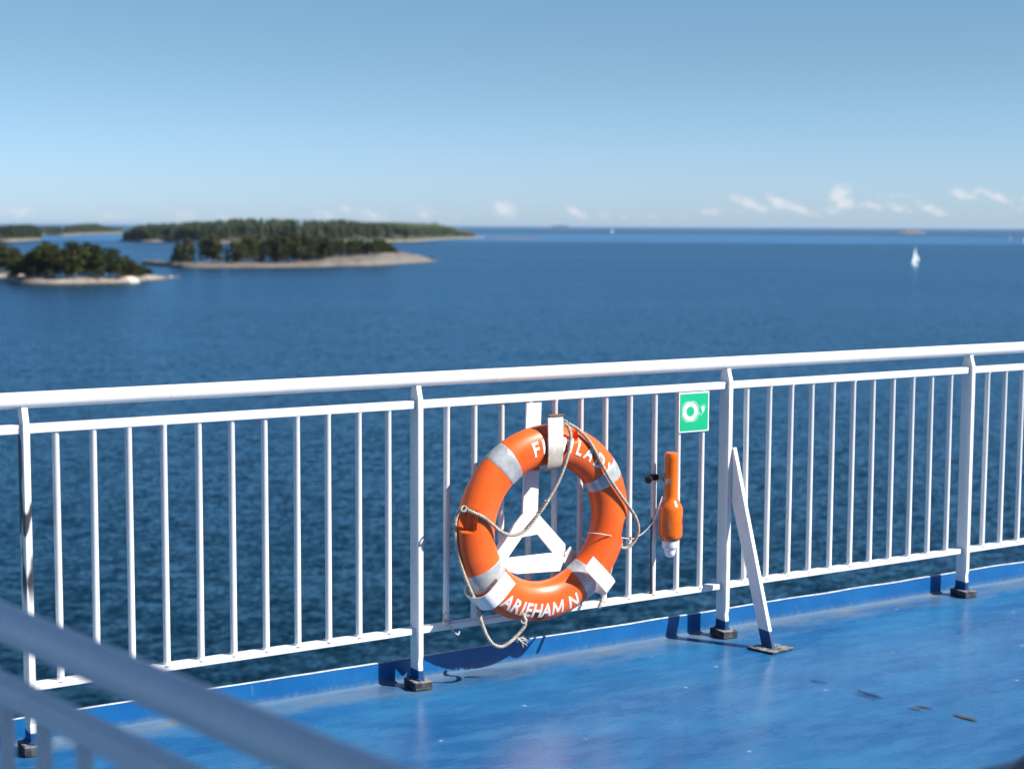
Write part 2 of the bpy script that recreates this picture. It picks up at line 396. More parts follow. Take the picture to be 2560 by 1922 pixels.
# ------------------------------------------------------------------ the rail
BAL = .1262
POSTS = [-3.0, -1.490, 0.001, 1.525, 3.026, 4.53, 6.03]
def post_mesh(white, lean=0.0):
    mb = MB(); hw = .0112
    mb.cur = 1; mb.prism([(.020, .0), (.085, .0), (.085, .040), (.020, .038)], 'x', -hw, hw)
    mb.cur = 0
    mb.prism([(.0205, .038), (.0845, .040), (.0845, .075), (.0245, .07)], 'x', -hw + .0006, hw - .0006)
    mb.prism([(.0190, .095), (.0245, .07), (.0845, .075), (.0845, 1.0865), (.0190, 1.0865)], 'x', -hw, hw)
    mb.prism([(.0192, 1.086), (.0845, 1.086), (.074, 1.128), (.072, 1.146), (.036, 1.146), (.034, 1.128)], 'x', -hw + .0004, hw - .0004)
    return mb.mesh('post')
rail = rthing('ship_railing', 'long white tubular railing along the outer edge of the blue deck', 'railing')
mb = MB(); mb.tube([(-4.6, .052, 1.1625), (8.2, .052, 1.1625)], .0275, 24)
for x in (-.98, .35, 1.02, 2.3, 3.6): mb.tube([(x - .004, .052, 1.1625), (x + .004, .052, 1.1625)], .0282, 24)
part('handrail', mb, M_white, rail)
mb = MB(); mb.box(-4.6, 8.2, .034, .070, 1.051, 1.082); part('upper_rail', mb, M_white, rail, bevel=.004)
mb = MB(); mb.box(-4.6, 8.2, .041, .083, .177, .201); part('lower_rail', mb, M_lower, rail, bevel=.003)
mb = MB()
for i in range(len(POSTS)):
    px = POSTS[i]
    me = post_mesh(0)
    po = link('post', me, [M_peel if i == 1 else M_white, M_footblue], rail, bevel=.0018); po.location = (px, 0, 0); ORG[po] = Vector((0, 0, 0))
    pl = MB(); pl.prism([(-.040, -.006), (.034, -.013), (.041, .090), (-.035, .096)], 'z', DK + .001, .001)
    part('base_plate', pl, M_plate, po, bevel=.004)
    wd = MB()                              # weld bead where the plate meets the bar
    wd.tube([(-.013, .018, .005), (.013, .018, .005)], .004, 6); wd.tube([(-.0135, .018, .005), (-.0135, .086, .005)], .004, 6)
    part('weld', wd, M_footblue, po)
mb = MB(); mb.tube([(0, 0, .1975), (0, 0, .203), (0, 0, .207), (0, 0, 1.044), (0, 0, 1.048), (0, 0, 1.054)], [.0165, .0155, .0122, .0122, .0150, .0160], 14)
bal_me = mb.mesh('baluster'); bal_me.materials.append(M_white)
bal_me.polygons.foreach_set('use_smooth', [True] * len(bal_me.polygons)); bal_me.set_sharp_from_angle(angle=R(35))
rus_me = bal_me.copy(); rus_me.materials.clear(); rus_me.materials.append(M_rusty)
for k in range(-35, 60):
    x = k * BAL + .004
    if min(abs(x - p) for p in POSTS) < .05: continue
    x -= .003 * (k > 12)
    o = bpy.data.objects.new('baluster', rus_me if k == 9 else bal_me); COL.objects.link(o); o.parent = rail
    o.location = (x, .052, 0); o.rotation_euler = (R(random.uniform(-.15, .15)), R(random.uniform(-.15, .15)), 0)
    if k == 9: tag(o, 'baluster with a rust streak below its black clamp')
# diagonal stay welded to the side of one post
mb = MB(); s0, s1 = 1.537, 1.556
bt = Vector((0, .036, .800)); bf = Vector((0, -.205, 0.0))
def stay(mbx, f0, f1, ex=0):
    P0 = [(.017, .800), (.030, .797), (.030, .606), (-.178, .004), (-.252, .004)]
    return P0
poly = [(.014, .800), (.029, .797), (.033, .604), (-.169, .048), (-.237, .045)]
mb.prism(poly, 'x', s0, s1); mb.cur = 1; mb.prism([(-.237, .045), (-.169, .048), (-.192, -.024), (-.262, -.024)], 'x', s0, s1)
br = part('diagonal_brace', mb, [M_white, M_footblue], rail, bevel=.002)
pl = MB(); pl.prism([(1.468, -.178), (1.496, -.310), (1.634, -.290), (1.606, -.160)], 'z', DK + .001, DK + .011); part('base_plate', pl, M_plate, br, bevel=.004)

# ------------------------------------------------------------------ the near rail, in the shade of the added overhang
A0 = Vector((-2.3826, -2.9805, 0)); dv = Vector((.1535, -.9882, 0)).normalized()
nr = rthing('stair_railing', 'out of focus white railing in shade crossing the lower left corner', 'railing', (A0.x, A0.y, DK))
def onl(t, z, off=0): return A0 + dv * t + Vector((dv.y, -dv.x, 0)) * off + Vector((0, 0, z))
mb = MB(); mb.tube([onl(-1.6, 1.167), onl(2.6, 1.167)], .0275, 20); part('handrail', mb, M_white, nr)
def flat(mbx, t0, t1, z0, z1, hw):
    vs = [onl(t, z, o) for z in (z0, z1) for (t, o) in ((t0, -hw), (t1, -hw), (t1, hw), (t0, hw))]
    mbx.add(vs, [(0,3,2,1),(4,5,6,7),(0,1,5,4),(1,2,6,5),(2,3,7,6),(3,0,4,7)])
mb = MB(); flat(mb, -1.6, 2.6, 1.052, 1.084, .018); part('upper_rail', mb, M_white, nr, bevel=.003)
mb = MB(); flat(mb, -1.6, 2.6, .180, .204, .025); part('lower_rail', mb, M_white, nr, bevel=.003)
for t0 in (-1.58, -.6, .98, 2.5):
    mb = MB(); flat(mb, t0 - .011, t0 + .011, DK + .02, 1.086, .032); flat(mb, t0 - .0106, t0 + .0106, 1.086, 1.146, .020)
    p_ = part('post', mb, M_white, nr, bevel=.002)
    mb = MB(); flat(mb, t0 - .055, t0 + .055, DK + .001, DK + .030, .065); part('base_plate', mb, M_plate, p_, bevel=.003)
for k in range(-15, 26):
    t0 = .016 + k * .1232
    if min(abs(t0 - q) for q in (-1.58, -.6, .98, 2.5)) < .04: continue
    mb = MB(); mb.tube([onl(t0, .202), onl(t0, 1.054)], .0122, 10); part('baluster', mb, M_white, nr)

# ------------------------------------------------------------------ lifebuoy rack
rk = rthing('lifebuoy_rack', 'white welded A-shaped bracket holding the orange lifebuoy', 'bracket', (.49, -.01, .37))
mb = MB()
def quad(p): mb.prism(p, 'y', -.016, -.006)
quad([(.457, 1.052), (.527, 1.052), (.512, .612), (.441, .616)])
mbm = mb; 
part('upright', mb, M_rackw, rk, bevel=.0015)
mb = MB(); quad([(.4405, .6155), (.500, .6125), (.439, .522), (.373, .447), (.3445, .408), (.319, .492)]); part('leg', mb, M_rackw, rk, bevel=.0015)
mb = MB(); quad([(.5005, .6125), (.5125, .6118), (.646, .473), (.646, .425), (.584, .445), (.511, .526), (.4395, .522)]); part('leg', mb, M_rackw, rk, bevel=.0015)
mb = MB(); quad([(.345, .4075), (.3735, .4465), (.5835, .4445), (.6455, .4245), (.621, .366), (.415, .377), (.357, .398)]); part('crossbar', mb, M_rackw, rk, bevel=.0015)
RC = Vector((.508, -.066, .580)); TILT = R(4.0)
def arc_band(name, th, pts, wdt, m_, par):
    """bent flat bar in the radial plane at angle th; pts = (radius, y)"""
    e = Vector((math.cos(th), 0, math.sin(th))); P = [RC.x * Vector((1,0,0)) + RC.z * Vector((0,0,1)) + e * r_ + Vector((0, y_, 0)) for r_, y_ in pts]
    Q = resample(spline([p for p in P], 8), .008)
    side = Vector((-math.sin(th), 0, math.cos(th)))
    nr_ = [(Q[min(i+1, len(Q)-1)] - Q[max(i-1, 0)]).cross(side) for i in range(len(Q))]
    mb = MB(); mb.ribbon(Q, nr_, wdt, .006); return part(name, mb, m_, par, bevel=.0012, ang=50)
arc_band('lower_hook', R(221.5), [(.200, -.014), (.232, .006), (.300, .014), (.375, .012), (.410, -.010), (.424, -.060), (.418, -.110), (.398, -.142), (.350, -.150), (.272, -.142)], .070, M_hookw, rk)
arc_band('lower_hook', R(315), [(.200, -.014), (.232, .006), (.300, .014), (.375, .012), (.404, -.010), (.410, -.060), (.402, -.115), (.378, -.142), (.330, -.148), (.226, -.146)], .064, M_hookw, rk)
hk = arc_band('upper_hook', R(91.0), [(.206, .000), (.212, -.050), (.216, -.090), (.224, -.128), (.248, -.146), (.290, -.152), (.350, -.153), (.432, -.152)], .070, M_top, rk)
e = Vector((math.cos(R(91)), 0, math.sin(R(91)))); tp = Vector((RC.x, 0, RC.z)) + e * .434
mb = MB(); mb.box(tp.x - .034, tp.x + .038, -.160, -.135, tp.z - .001, tp.z + .005); part('rusty_lip', mb, M_rustedge, hk, bevel=.001)

# ------------------------------------------------------------------ the lifebuoy
RM, TA, TB = .316, .0805, .057
LBM = Matrix.Translation(RC) @ Matrix.Rotation(TILT, 4, 'X')    # top leans inboard
lb = rthing('lifebuoy', 'orange ring lifebuoy with silver bands and white lettering hanging on the railing', 'lifebuoy', RC)
ORG[lb] = RC
def surf(th, ph, off=0.0):
    """th round the ring (0 = along the rail), ph round the tube (0 = outer rim, 90 deg = facing inboard)"""
    a, b = TA + off, TB + off
    r = RM + a * math.cos(ph); p = Vector((r * math.cos(th), -b * math.sin(ph), r * math.sin(th)))
    return LBM @ p
NOTCH = [(R(172), R(38)), (R(262), R(34)), (R(352), R(30)), (R(79), R(40))]
def dent(th, ph):
    d = 0.0
    for (a, q) in NOTCH:
        da = (th - a + math.pi) % (2 * math.pi) - math.pi; dq = (ph - q + math.pi) % (2 * math.pi) - math.pi
        u = (da * .39 / .045) ** 2; v_ = (dq * .07 / .036) ** 2; s_ = u * u + v_ * v_
        if s_ < 4: d = max(d, max(0.0, 1 - max(0, s_ - .45) / .9))
    return d
mb = MB(); NU, NV = 480, 72; vs = []; fs = []
for i in range(NU):
    th = 2 * math.pi * i / NU
    for j in range(NV):
        ph = 2 * math.pi * j / NV; d = dent(th, ph); d = d * d * (3 - 2 * d)
        vs.append(surf(th, ph, -.030 * d + .0012 * noise.noise(Vector((math.cos(th)*3, math.sin(th)*3, math.cos(ph))))))
for i in range(NU):
    for j in range(NV):
        i2, j2 = (i + 1) % NU, (j + 1) % NV; fs.append((i*NV+j, i2*NV+j, i2*NV+j2, i*NV+j2))
mb.add(vs, fs); part('ring', mb, M_orange, lb, ang=60)
for (thc, hw_) in ((R(128.5), R(6.3)), (R(33), R(5.6)), (R(213), R(6.2)), (R(309), R(6.5))):
    mb = MB(); vs = []; fs = []; nu, nv = 14, 64
    for i in range(nu + 1):
        for j in range(nv):
            th = thc - hw_ + 2 * hw_ * i / nu; ed = 0 if i in (0, nu) else 1
            vs.append(surf(th, 2 * math.pi * j / nv, .0004 + .0013 * ed))
    for i in range(nu):
        for j in range(nv): j2 = (j + 1) % nv; fs.append((i*nv+j, (i+1)*nv+j, (i+1)*nv+j2, i*nv+j2))
    mb.add(vs, fs); part('reflective_band', mb, M_tape, lb, ang=60)
# lettering wrapped on the tube
dg = None
def glyph(ch):
    if ch == 'M':                              # hand-cut block M, as on the ring
        w_, h_, k_ = .40, .72, .135
        pol = [((-w_, 0), (-w_ + k_, 0), (-w_ + k_, h_), (-w_, h_)), ((w_ - k_, 0), (w_, 0), (w_, h_), (w_ - k_, h_)), ((-w_ + k_, h_), (-w_ + k_, h_ - .2), (-.06, .08), (0, .30)), ((w_ - k_, h_), (0, .30), (.06, .08), (w_ - k_, h_ - .2)), ((0, .30), (-.06, .08), (.06, .08))]
        V = []; Fc = []
        for q in pol:
            n = 5; b0 = len(V); q = list(q) if len(q) == 4 else list(q) + [q[-1]]
            for i in range(n + 1):
                for j in range(n + 1):
                    u, v_ = i / n, j / n; p_ = (Vector(q[0]).lerp(Vector(q[1]), u)).lerp(Vector(q[3]).lerp(Vector(q[2]), u), v_); V.append(Vector((p_.x, p_.y, 0)))
            for i in range(n):
                for j in range(n): a_ = b0 + i * (n + 1) + j; Fc.append((a_, a_ + 1, a_ + n + 2, a_ + n + 1))
        return V, Fc
    cu = bpy.data.curves.new('glyph', 'FONT'); cu.body = ch; cu.align_x = 'CENTER'; cu.size = 1.0; cu.offset = .028; cu.resolution_u = 3
    o = bpy.data.objects.new('glyph', cu); COL.objects.link(o); bpy.context.view_layer.update()
    me = bpy.data.meshes.new_from_object(o.evaluated_get(bpy.context.evaluated_depsgraph_get()))
    bpy.data.objects.remove(o); bpy.data.curves.remove(cu)
    bm = bmesh.new(); bm.from_mesh(me); bpy.data.meshes.remove(me)
    for _ in range(3):
        le = [e_ for e_ in bm.edges if e_.calc_length() > .12]
        if le: bmesh.ops.subdivide_edges(bm, edges=le, cuts=1, use_grid_fill=True)
        bmesh.ops.triangulate(bm, faces=bm.faces)
    r_ = ([v_.co.copy() for v_ in bm.verts], [tuple(v_.index for v_ in f_.verts) for f_ in bm.faces]); bm.free(); return r_
def lettering(name, seq, rc, size, flip):
    mb = MB()
    for ch, deg in seq:
        V, Fc = glyph(ch); out = []
        for v_ in V:
            gx, gy = v_.x * size * .84, (v_.y - .36) * size
            if flip: th = R(deg) + gx / rc; r_ = rc - gy
            else: th = R(deg) - gx / rc; r_ = rc + gy
            rho = max(-.98, min(.98, (r_ - RM) / TA)); ph = math.acos(rho)
            out.append(surf(th, ph, .0012))
        mb.add(out, Fc)
    me = mb.mesh(name, ORG[lb]); return link(name, me, M_letter, lb, smooth=False)
lettering('ship_name', [('F', 106), ('I', 99.6), ('N', 92.5), ('N', 79.5), ('L', 69), ('A', 59.5), ('D', 48.5), ('Y', 38)], .326, .078, False)
lettering('home_port', [('M', 228), ('A', 237), ('R', 244.5), ('I', 250.2), ('E', 254.8), ('H', 262), ('A', 269.5), ('M', 278.5), ('N', 291.5)], .338, .078, True)
# grab rope
def W(x, y, k): return at_rail(1080 + x * .4454, 940 + y * .4454, k)
rp = MB()
twisted(rp, [W(735, 262, -.11), W(765, 285, -.138), W(778, 340, -.150), W(768, 420, -.155), W(742, 510, -.150), W(705, 600, -.142), W(660, 680, -.135), W(625, 735, -.13), W(575, 805, -.126), W(520, 868, -.124), W(460, 892, -.124), W(400, 880, -.126), W(345, 838, -.132), W(285, 790, -.135), W(215, 758, -.128), W(180, 742, -.100), W(150, 760, -.075), W(132, 810, -.066), W(130, 880, -.066), W(140, 960, -.066), W(160, 1050, -.07), W(190, 1140, -.075), W(222, 1215, -.08), W(245, 1270, -.07), W(262, 1320, -.07), W(282, 1390, -.09), W(310, 1460, -.105), W(345, 1505, -.11), W(390, 1518, -.11), W(440, 1490, -.11), W(490, 1440, -.11), W(522, 1395, -.115), W(518, 1350, -.113), W(512, 1335, -.10)])
rope = part('grab_rope', rp, M_rope, lb, ang=60)
rp = MB()
twisted(rp, [W(738, 255, -.10), W(775, 272, -.135), W(820, 300, -.142), W(870, 350, -.147), W(915, 420, -.149), W(950, 490, -.150), W(1000, 580, -.148), W(1060, 670, -.142), W(1110, 740, -.13), W(1145, 800, -.115), W(1158, 860, -.10), W(1142, 915, -.085), W(1105, 958, -.075), W(1062, 962, -.072), W(1050, 930, -.075), W(1048, 900, -.08)])
twisted(rp, [W(1040, 940, -.06), W(1022, 1000, -.05), W(1008, 1060, -.045), W(990, 1140, -.04), W(968, 1210, -.045), W(950, 1265, -.05), W(935, 1300, -.05)])
part('grab_rope', rp, M_rope, lb, ang=60)
# splice and whipping on the rope, small knot loops at the notches
def coil(c, rx, ry, rz, n, st, ph, r_, nm='knot'):
    mb = MB(); mb.tube([c + Vector((rx*math.cos(q), ry*math.sin(q), rz*math.sin(q+ph))) for q in [i*st for i in range(n)]], r_, 6)
    return part(nm, mb, M_rope, lb, ang=60)
c0 = [W(652, 690, -.136), W(602, 765, -.128)]
hel = [c0[0].lerp(c0[1], i / 70) + Vector((.0095*math.cos(i*.5), .0075*math.sin(i*.5), .005*math.cos(i*.5))) for i in range(71)]
mb = MB(); mb.tube(hel, .0038, 6); part('splice', mb, M_rope, lb, ang=60)
c0 = [W(597, 775, -.128), W(522, 864, -.124)]
hel = [c0[0].lerp(c0[1], i / 80) + Vector((.0075*math.cos(i*.55), .0072*math.sin(i*.55), .004*math.cos(i*.55))) for i in range(81)]
mb = MB(); mb.tube(hel, .0030, 6); part('whipping', mb, M_rope, lb, ang=60)
for (x, y, k) in ((178, 745, -.112), (742, 262, -.118), (516, 1372, -.113), (1052, 945, -.075)):
    coil(W(x, y, k), .011, .008, .009, 15, .45, .6, .0042)
rp = MB()
for k in range(16):                           # frayed ends below the buoy and on the lower rail
    p_ = W(492, 1468, -.10) + Vector((random.gauss(0, .006), random.gauss(0, .006), 0))
    rp.tube([p_, p_ + Vector((.006 + random.gauss(.006, .006), random.gauss(0, .006), -.006 - abs(random.gauss(0, .008)))), p_ + Vector((.014 + random.gauss(.006, .008), random.gauss(0, .01), -.018 + random.gauss(0, .014)))], .0013, 4)
part('frayed_end', rp, M_cord, rope)
tw = rthing('twine', 'frayed pale twine knotted round the lower rail below the lifebuoy', 'twine', (.12, .05, .19))
rp = MB()
for k in range(3):
    z_ = .196 + .012 * k
    rp.tube([Vector((.130 + .016*math.cos(q) + .002*k, .052 + .030*math.sin(q)*(.55 if k else 1.0), z_ + .006*math.sin(2*q+k))) for q in [i*.42 for i in range(16)]], .0028, 5)
rp.tube(resample(spline([Vector((.120, .030, .215)), Vector((.128, .020, .195)), Vector((.150, .020, .172)), Vector((.168, .022, .158)), Vector((.176, .026, .170))], 6), .004), .0028, 5)
rp.tube(resample(spline([Vector((.118, .032, .222)), Vector((.108, .030, .240)), Vector((.120, .028, .252)), Vector((.130, .030, .236))], 6), .004), .0024, 5)
part('strand', rp, M_cord, tw)

# ------------------------------------------------------------------ self-igniting light
LX, LY = 1.166, -.030
lt = rthing('lifebuoy_light', 'bottle-shaped orange rescue light clamped upside down to a baluster', 'rescue light', (LX, LY, .368))
mb = MB(); mb.lathe([(.001, .811), (.022, .811), (.0265, .808), (.028, .803), (.0288, .785), (.0284, .783), (.0284, .640), (.0284, .625), (.0305, .614), (.0380, .602), (.0460, .590), (.0500, .580), (.0512, .570), (.0512, .470), (.0505, .462), (.046, .452), (.040, .445), (.037, .441), (.001, .441)], LX, LY, 40)
bd = part('body', mb, M_lightor, lt, ang=30)
mb = MB(); mb.lathe([(.001, .4405), (.0345, .4405), (.0345, .418), (.031, .408), (.0245, .402), (.0235, .392), (.021, .381), (.015, .372), (.007, .368), (.001, .3675)], LX, LY, 32)
part('lens', mb, M_lens, lt, ang=40)
mb = MB()
mb.lathe([(.001, .712), (.0195, .712), (.0195, .686), (.001, .686)], 1.1395, .052, 20)
part('clamp', mb, M_black, lt, bevel=.003)
mb = MB(); mb.tube([(1.117, .040, .700), (1.092, .022, .697)], .010, 12); mb.tube([(1.092, .022, .697), (1.078, .012, .695)], .0155, 12); part('clamp_screw', mb, M_black, lt)
mb = MB(); mb.ribbon([(1.150, .034, .694), (1.156, .012, .693), (1.150, -.004, .692)], [(1, 0, 0)] * 3, .026, .004)
mb.ribbon([(LX + .031 * math.cos(q), LY + .031 * math.sin(q), .692) for q in [R(110 + i * 11) for i in range(12)]], [(math.cos(q), math.sin(q), 0) for q in [R(110 + i * 11) for i in range(12)]], .024, .003)
part('strap', mb, M_steel, lt)
mb = MB(); mb.box(LX + .024, LX + .046, .020, .034, .672, .702); part('clip', mb, M_rustedge, lt, bevel=.002)
mb = MB()
def onbody(a, z, r=.0515): return Vector((LX + r * math.cos(a), LY + r * math.sin(a), z))
def stroke(mbx, a0, a1, z0, z1):
    q = [onbody(a0, z0), onbody(a1, z0), onbody(a1, z1), onbody(a0, z1)]; mbx.add(q, [(0, 1, 2, 3)])
for (z_, h_) in ((.536, .006), (.522, .010), (.519, .004), (.508, .012), (.486, .005)):
    for k in range(3):
        a_ = R(-58 + k * 7 + random.uniform(-1, 1)); stroke(mb, a_, a_ + R(4), z_, z_ + h_)
part('dark_print', mb, M_print, bd, smooth=False)
mb = MB()
for k in range(4):
    a_ = R(-142 + k * 5); z_ = .495
    while z_ < .545 - k * .006:
        h_ = random.uniform(.002, .005); stroke(mb, a_, a_ + R(1.6), z_, z_ + h_); z_ += h_ + .0016
part('pale_print', mb, M_paleprint, bd, smooth=False)
mb = MB()
L_ = [at_rail(1580 + x * .1867, 1110 + y * .1867, k) for x, y, k in ((405, 700, -.070), (372, 800, -.082), (330, 920, -.07), (280, 1040, -.03), (170, 1170, -.02), (60, 1245, -.03), (-20, 1275, -.045))]
L_ += [W(1110, 912, -.07), W(1050, 905, -.09), W(1000, 895, -.118), W(940, 884, -.12), W(890, 880, -.10), W(868, 878, -.06)]
mb.tube(resample(spline(L_, 10), .006), .0022, 6); part('lanyard', mb, M_cord, lt)

# ------------------------------------------------------------------ green sign
sg = rthing('lifebuoy_sign', 'small green square sign with white lifebuoy and light symbol on balusters', 'sign', (1.335, .034, .88))
SX, SZ, SY = 1.335, .9635, .0370
mb = MB(); mb.box(SX - .0815, SX + .0815, SY - .003, SY, SZ - .085, SZ + .085); part('border', mb, M_signw, sg, bevel=.0008)
mb = MB(); mb.box(SX - .0752, SX + .0752, SY - .0042, SY - .0028, SZ - .0787, SZ + .0787); part('green_panel', mb, M_green, sg)
mb = MB(); cx, cz = SX - .0215, SZ + .003; yy = SY - .0047
def annulus(mbx, x, z, r0, r1, a0, a1, n=48):
    vs = []; fs = []
    for i in range(n + 1):
        q = a0 + (a1 - a0) * i / n
        for (r_, y_) in ((r0, yy), (r1, yy), (r1, yy + .0006), (r0, yy + .0006)): vs.append((x + r_ * math.cos(q), y_, z + r_ * math.sin(q)))
    for i in range(n):
        for k in range(4): k2 = (k + 1) % 4; fs.append((i*4+k, i*4+k2, i*4+4+k2, i*4+4+k))
    mbx.add(vs, fs)
annulus(mb, cx, cz, .0215, .0400, 0, 2 * math.pi, 64)
for k in range(4):                        # rope bights round the ring
    q = R(45 + 90 * k); vs = []; fs = []
    n = 24
    for i in range(n + 1):
        u = -1 + 2 * i / n; a_ = q + u * R(41); r_ = .0405 + .0065 * (1 - abs(u) ** 3.5)
        for dr in (-.0010, .0010): vs.append((cx + (r_ + dr) * math.cos(a_), yy, cz + (r_ + dr) * math.sin(a_)))
    for i in range(n): fs.append((2*i, 2*i+1, 2*i+3, 2*i+2))
    mb.add(vs, fs)
part('lifebuoy_symbol', mb, M_signw, sg, smooth=False)
mb = MB(); bx, bz = SX + .0475, SZ + .014
mb.prism([(bx + .0085 * math.cos(R(a_)), bz + .0085 * math.sin(R(a_))) for a_ in range(-30, 211, 12)] + [(bx - .0045, bz - .015), (bx + .0045, bz - .015)], 'y', yy, yy + .0006)
vs = []; fs = []; pc = spline([Vector((cx + .040, 0, cz)), Vector((cx + .050, 0, cz - .010)), Vector((cx + .058, 0, cz - .017)), Vector((bx - .006, 0, cz - .012)), Vector((bx - .001, 0, bz - .014))], 8)
for i, p_ in enumerate(pc):
    tt = (pc[min(i+1, len(pc)-1)] - pc[max(i-1, 0)]).normalized(); nn = Vector((-tt.z, 0, tt.x)) * .0009
    vs += [(p_.x - nn.x, yy, p_.z - nn.z), (p_.x + nn.x, yy, p_.z + nn.z)]
for i in range(len(pc) - 1): fs.append((2*i, 2*i+1, 2*i+3, 2*i+2))
mb.add(vs, fs)
for a_ in (20, 55, 90, 125, 160):
    q = R(a_); d0, d1 = Vector((math.cos(q), 0, math.sin(q))), Vector((-math.sin(q), 0, math.cos(q))) * .0007
    p0 = Vector((bx, yy, bz)) + d0 * .0115; p1 = Vector((bx, yy, bz)) + d0 * .0175; mb.add([p0 - d1, p0 + d1, p1 + d1, p1 - d1], [(0, 1, 2, 3)])
part('light_symbol', mb, M_signw, sg, smooth=False)

# ------------------------------------------------------------------ scrapes in the deck paint (kept as thin sheets on it)
inv = RAILM.inverted()
def at_deck(x, y, z=.004):
    d = pix_dir(x, y); t_ = (z - CAM.z) / d.z; return inv @ (CAM + d * t_)
for (x0, y0, x1, y1, wd, mt, nm) in ((2024, 1698, 2072, 1706, .012, M_scuff, 'scuff_mark'), (2140, 1722, 2210, 1744, .016, M_scuff, 'scuff_mark'), (2130, 1728, 2196, 1746, .009, M_scuff, 'scuff_mark'),
                                  (2268, 1766, 2306, 1774, .012, M_scratch, 'paint_scratch'), (2286, 1761, 2336, 1771, .014, M_scratch, 'paint_scratch'), (2382, 1784, 2446, 1801, .026, M_scratch, 'paint_scratch')):
    a_, b_ = at_deck(x0, y0), at_deck(x1, y1); d_ = (b_ - a_); s_ = Vector((-d_.y, d_.x, 0)).normalized() * wd; mb = MB(); vs = []; fs = []
    n = 16
    for i in range(n + 1):
        u = i / n; hw_ = math.sin(math.pi * u) ** .6; p_ = a_ + d_ * u; w0 = .5 * hw_ * (1 + .5 * noise.noise(p_ * 40)); w1 = .5 * hw_ * (1 + .6 * noise.noise(p_ * 37 + Vector((9, 0, 0))))
        vs += [p_ - s_ * w0, p_ + s_ * w1]
    for i in range(n): fs.append((2*i, 2*i+1, 2*i+3, 2*i+2))
    mb.add(vs, fs); o = link(nm, mb.mesh(nm), mt, smooth=False); o.matrix_world = RAILM; tag(o, kind='structure')

# ------------------------------------------------------------------ deckhouse with an unseen overhang added to shade the near rail, behind the photographer
dh = wthing('deckhouse', 'unseen white deckhouse with a narrow overhang added to shade the near railing', 'deckhouse', (0, 0, 0)); dh.matrix_world = RAILM
OY = -1.76 - (2.72 - DK) / 1.03
mb = MB(); mb.box(-14, 26, OY - 2.1, OY, 2.55, 2.72); part('shade_overhang', mb, M_house, dh)  # added shading slab, kept narrow so fill light reaches the near rail
for x in range(-12, 26, 4): mb = MB(); mb.box(x, x + .2, -9.0, OY - 2.101, 2.56, 2.70); part('beam', mb, M_house, dh)
mb = MB(); mb.box(-14, 26, -9.2, -9.0, DK + .002, 2.548); part('wall', mb, M_house, dh)
for x in (-9, -4.8, 6.0, 11): mb = MB(); mb.tube([(x, OY - .35, DK), (x, OY - .35, 2.549)], .06, 16); part('pillar', mb, M_house, dh)

# ------------------------------------------------------------------ bench at the right, just entering the picture
bn = wthing('bench', 'black backed bench with dark brown wooden cap, cut off by the lower right corner', 'bench')
def at_z(x, y, z): d = pix_dir(x, y); return CAM + d * ((z - CAM.z) / d.z)
bp, bq = at_z(2506, 1925, .93), at_z(2560, 1880, .93)
bd_ = (bq - bp); bd_.z = 0; bd_.normalize()
bn.location = (bp.x, bp.y, 0); bn.rotation_euler = (0, 0, math.atan2(bd_.y, bd_.x))
mb = MB(); mb.box(-.60, 1.0, -.034, 0, .900, .930); part('cap_rail', mb, M_wood, bn, bevel=.008)
mb = MB(); mb.box(-.60, 1.0, -.030, -.006, .50, .898); part('backrest', mb, M_iron, bn, bevel=.010)
for k in range(4): mb = MB(); mb.box(-.60, 1.0, -.14 - k * .11, -.045 - k * .11, .415, .44); part('seat_slat', mb, M_wood, bn, bevel=.006)
for x in (-.58, .94):
    mb = MB(); mb.box(x, x + .04, .003, .038, .001, .499); part('leg', mb, M_iron, bn, bevel=.003)
    mb = MB(); mb.box(x, x + .04, -.47, -.43, .001, .3795); part('leg', mb, M_iron, bn, bevel=.003)
    mb = MB(); mb.box(x, x + .04, -.47, .038, .380, .4145); part('seat_bearer', mb, M_iron, bn, bevel=.003)

# ------------------------------------------------------------------ sea
M_sea, t, bs, v = mat('sea_water')
geo = t.n('ShaderNodeNewGeometry'); P = geo.outputs['Position']; s2 = t.n('ShaderNodeSeparateXYZ'); t.l(P, s2.inputs[0])
P2 = t.mapping(P, scale=(1, 1, 0), rot=(0, 0, R(-20)))
def slope(scale, amp, sx=1.0, detail=2):
    nd = t.n('ShaderNodeTexNoise'); nd.inputs['Scale'].default_value = scale; nd.inputs['Detail'].default_value = detail; nd.inputs['Roughness'].default_value = .55
    t.l(t.mapping(P2, loc=(scale * 7, scale * 3, 0), scale=(sx, 1, 1)), nd.inputs['Vector'])
    sb = t.n('ShaderNodeVectorMath', operation='SUBTRACT'); t.l(nd.outputs['Color'], sb.inputs[0]); sb.inputs[1].default_value = (.5, .5, .5)
    ml = t.n('ShaderNodeVectorMath', operation='MULTIPLY'); t.l(sb.outputs[0], ml.inputs[0]); ml.inputs[1].default_value = (amp, amp, 0)
    return ml.outputs[0]
def vadd(a_, b_):
    nd = t.n('ShaderNodeVectorMath', operation='ADD'); t.l(a_, nd.inputs[0]); t.l(b_, nd.inputs[1]); return nd.outputs[0]
sl_ = vadd(vadd(slope(.16, .12, .4), slope(1.1, .75, .5)), slope(3.4, 1.35, .7, 3))
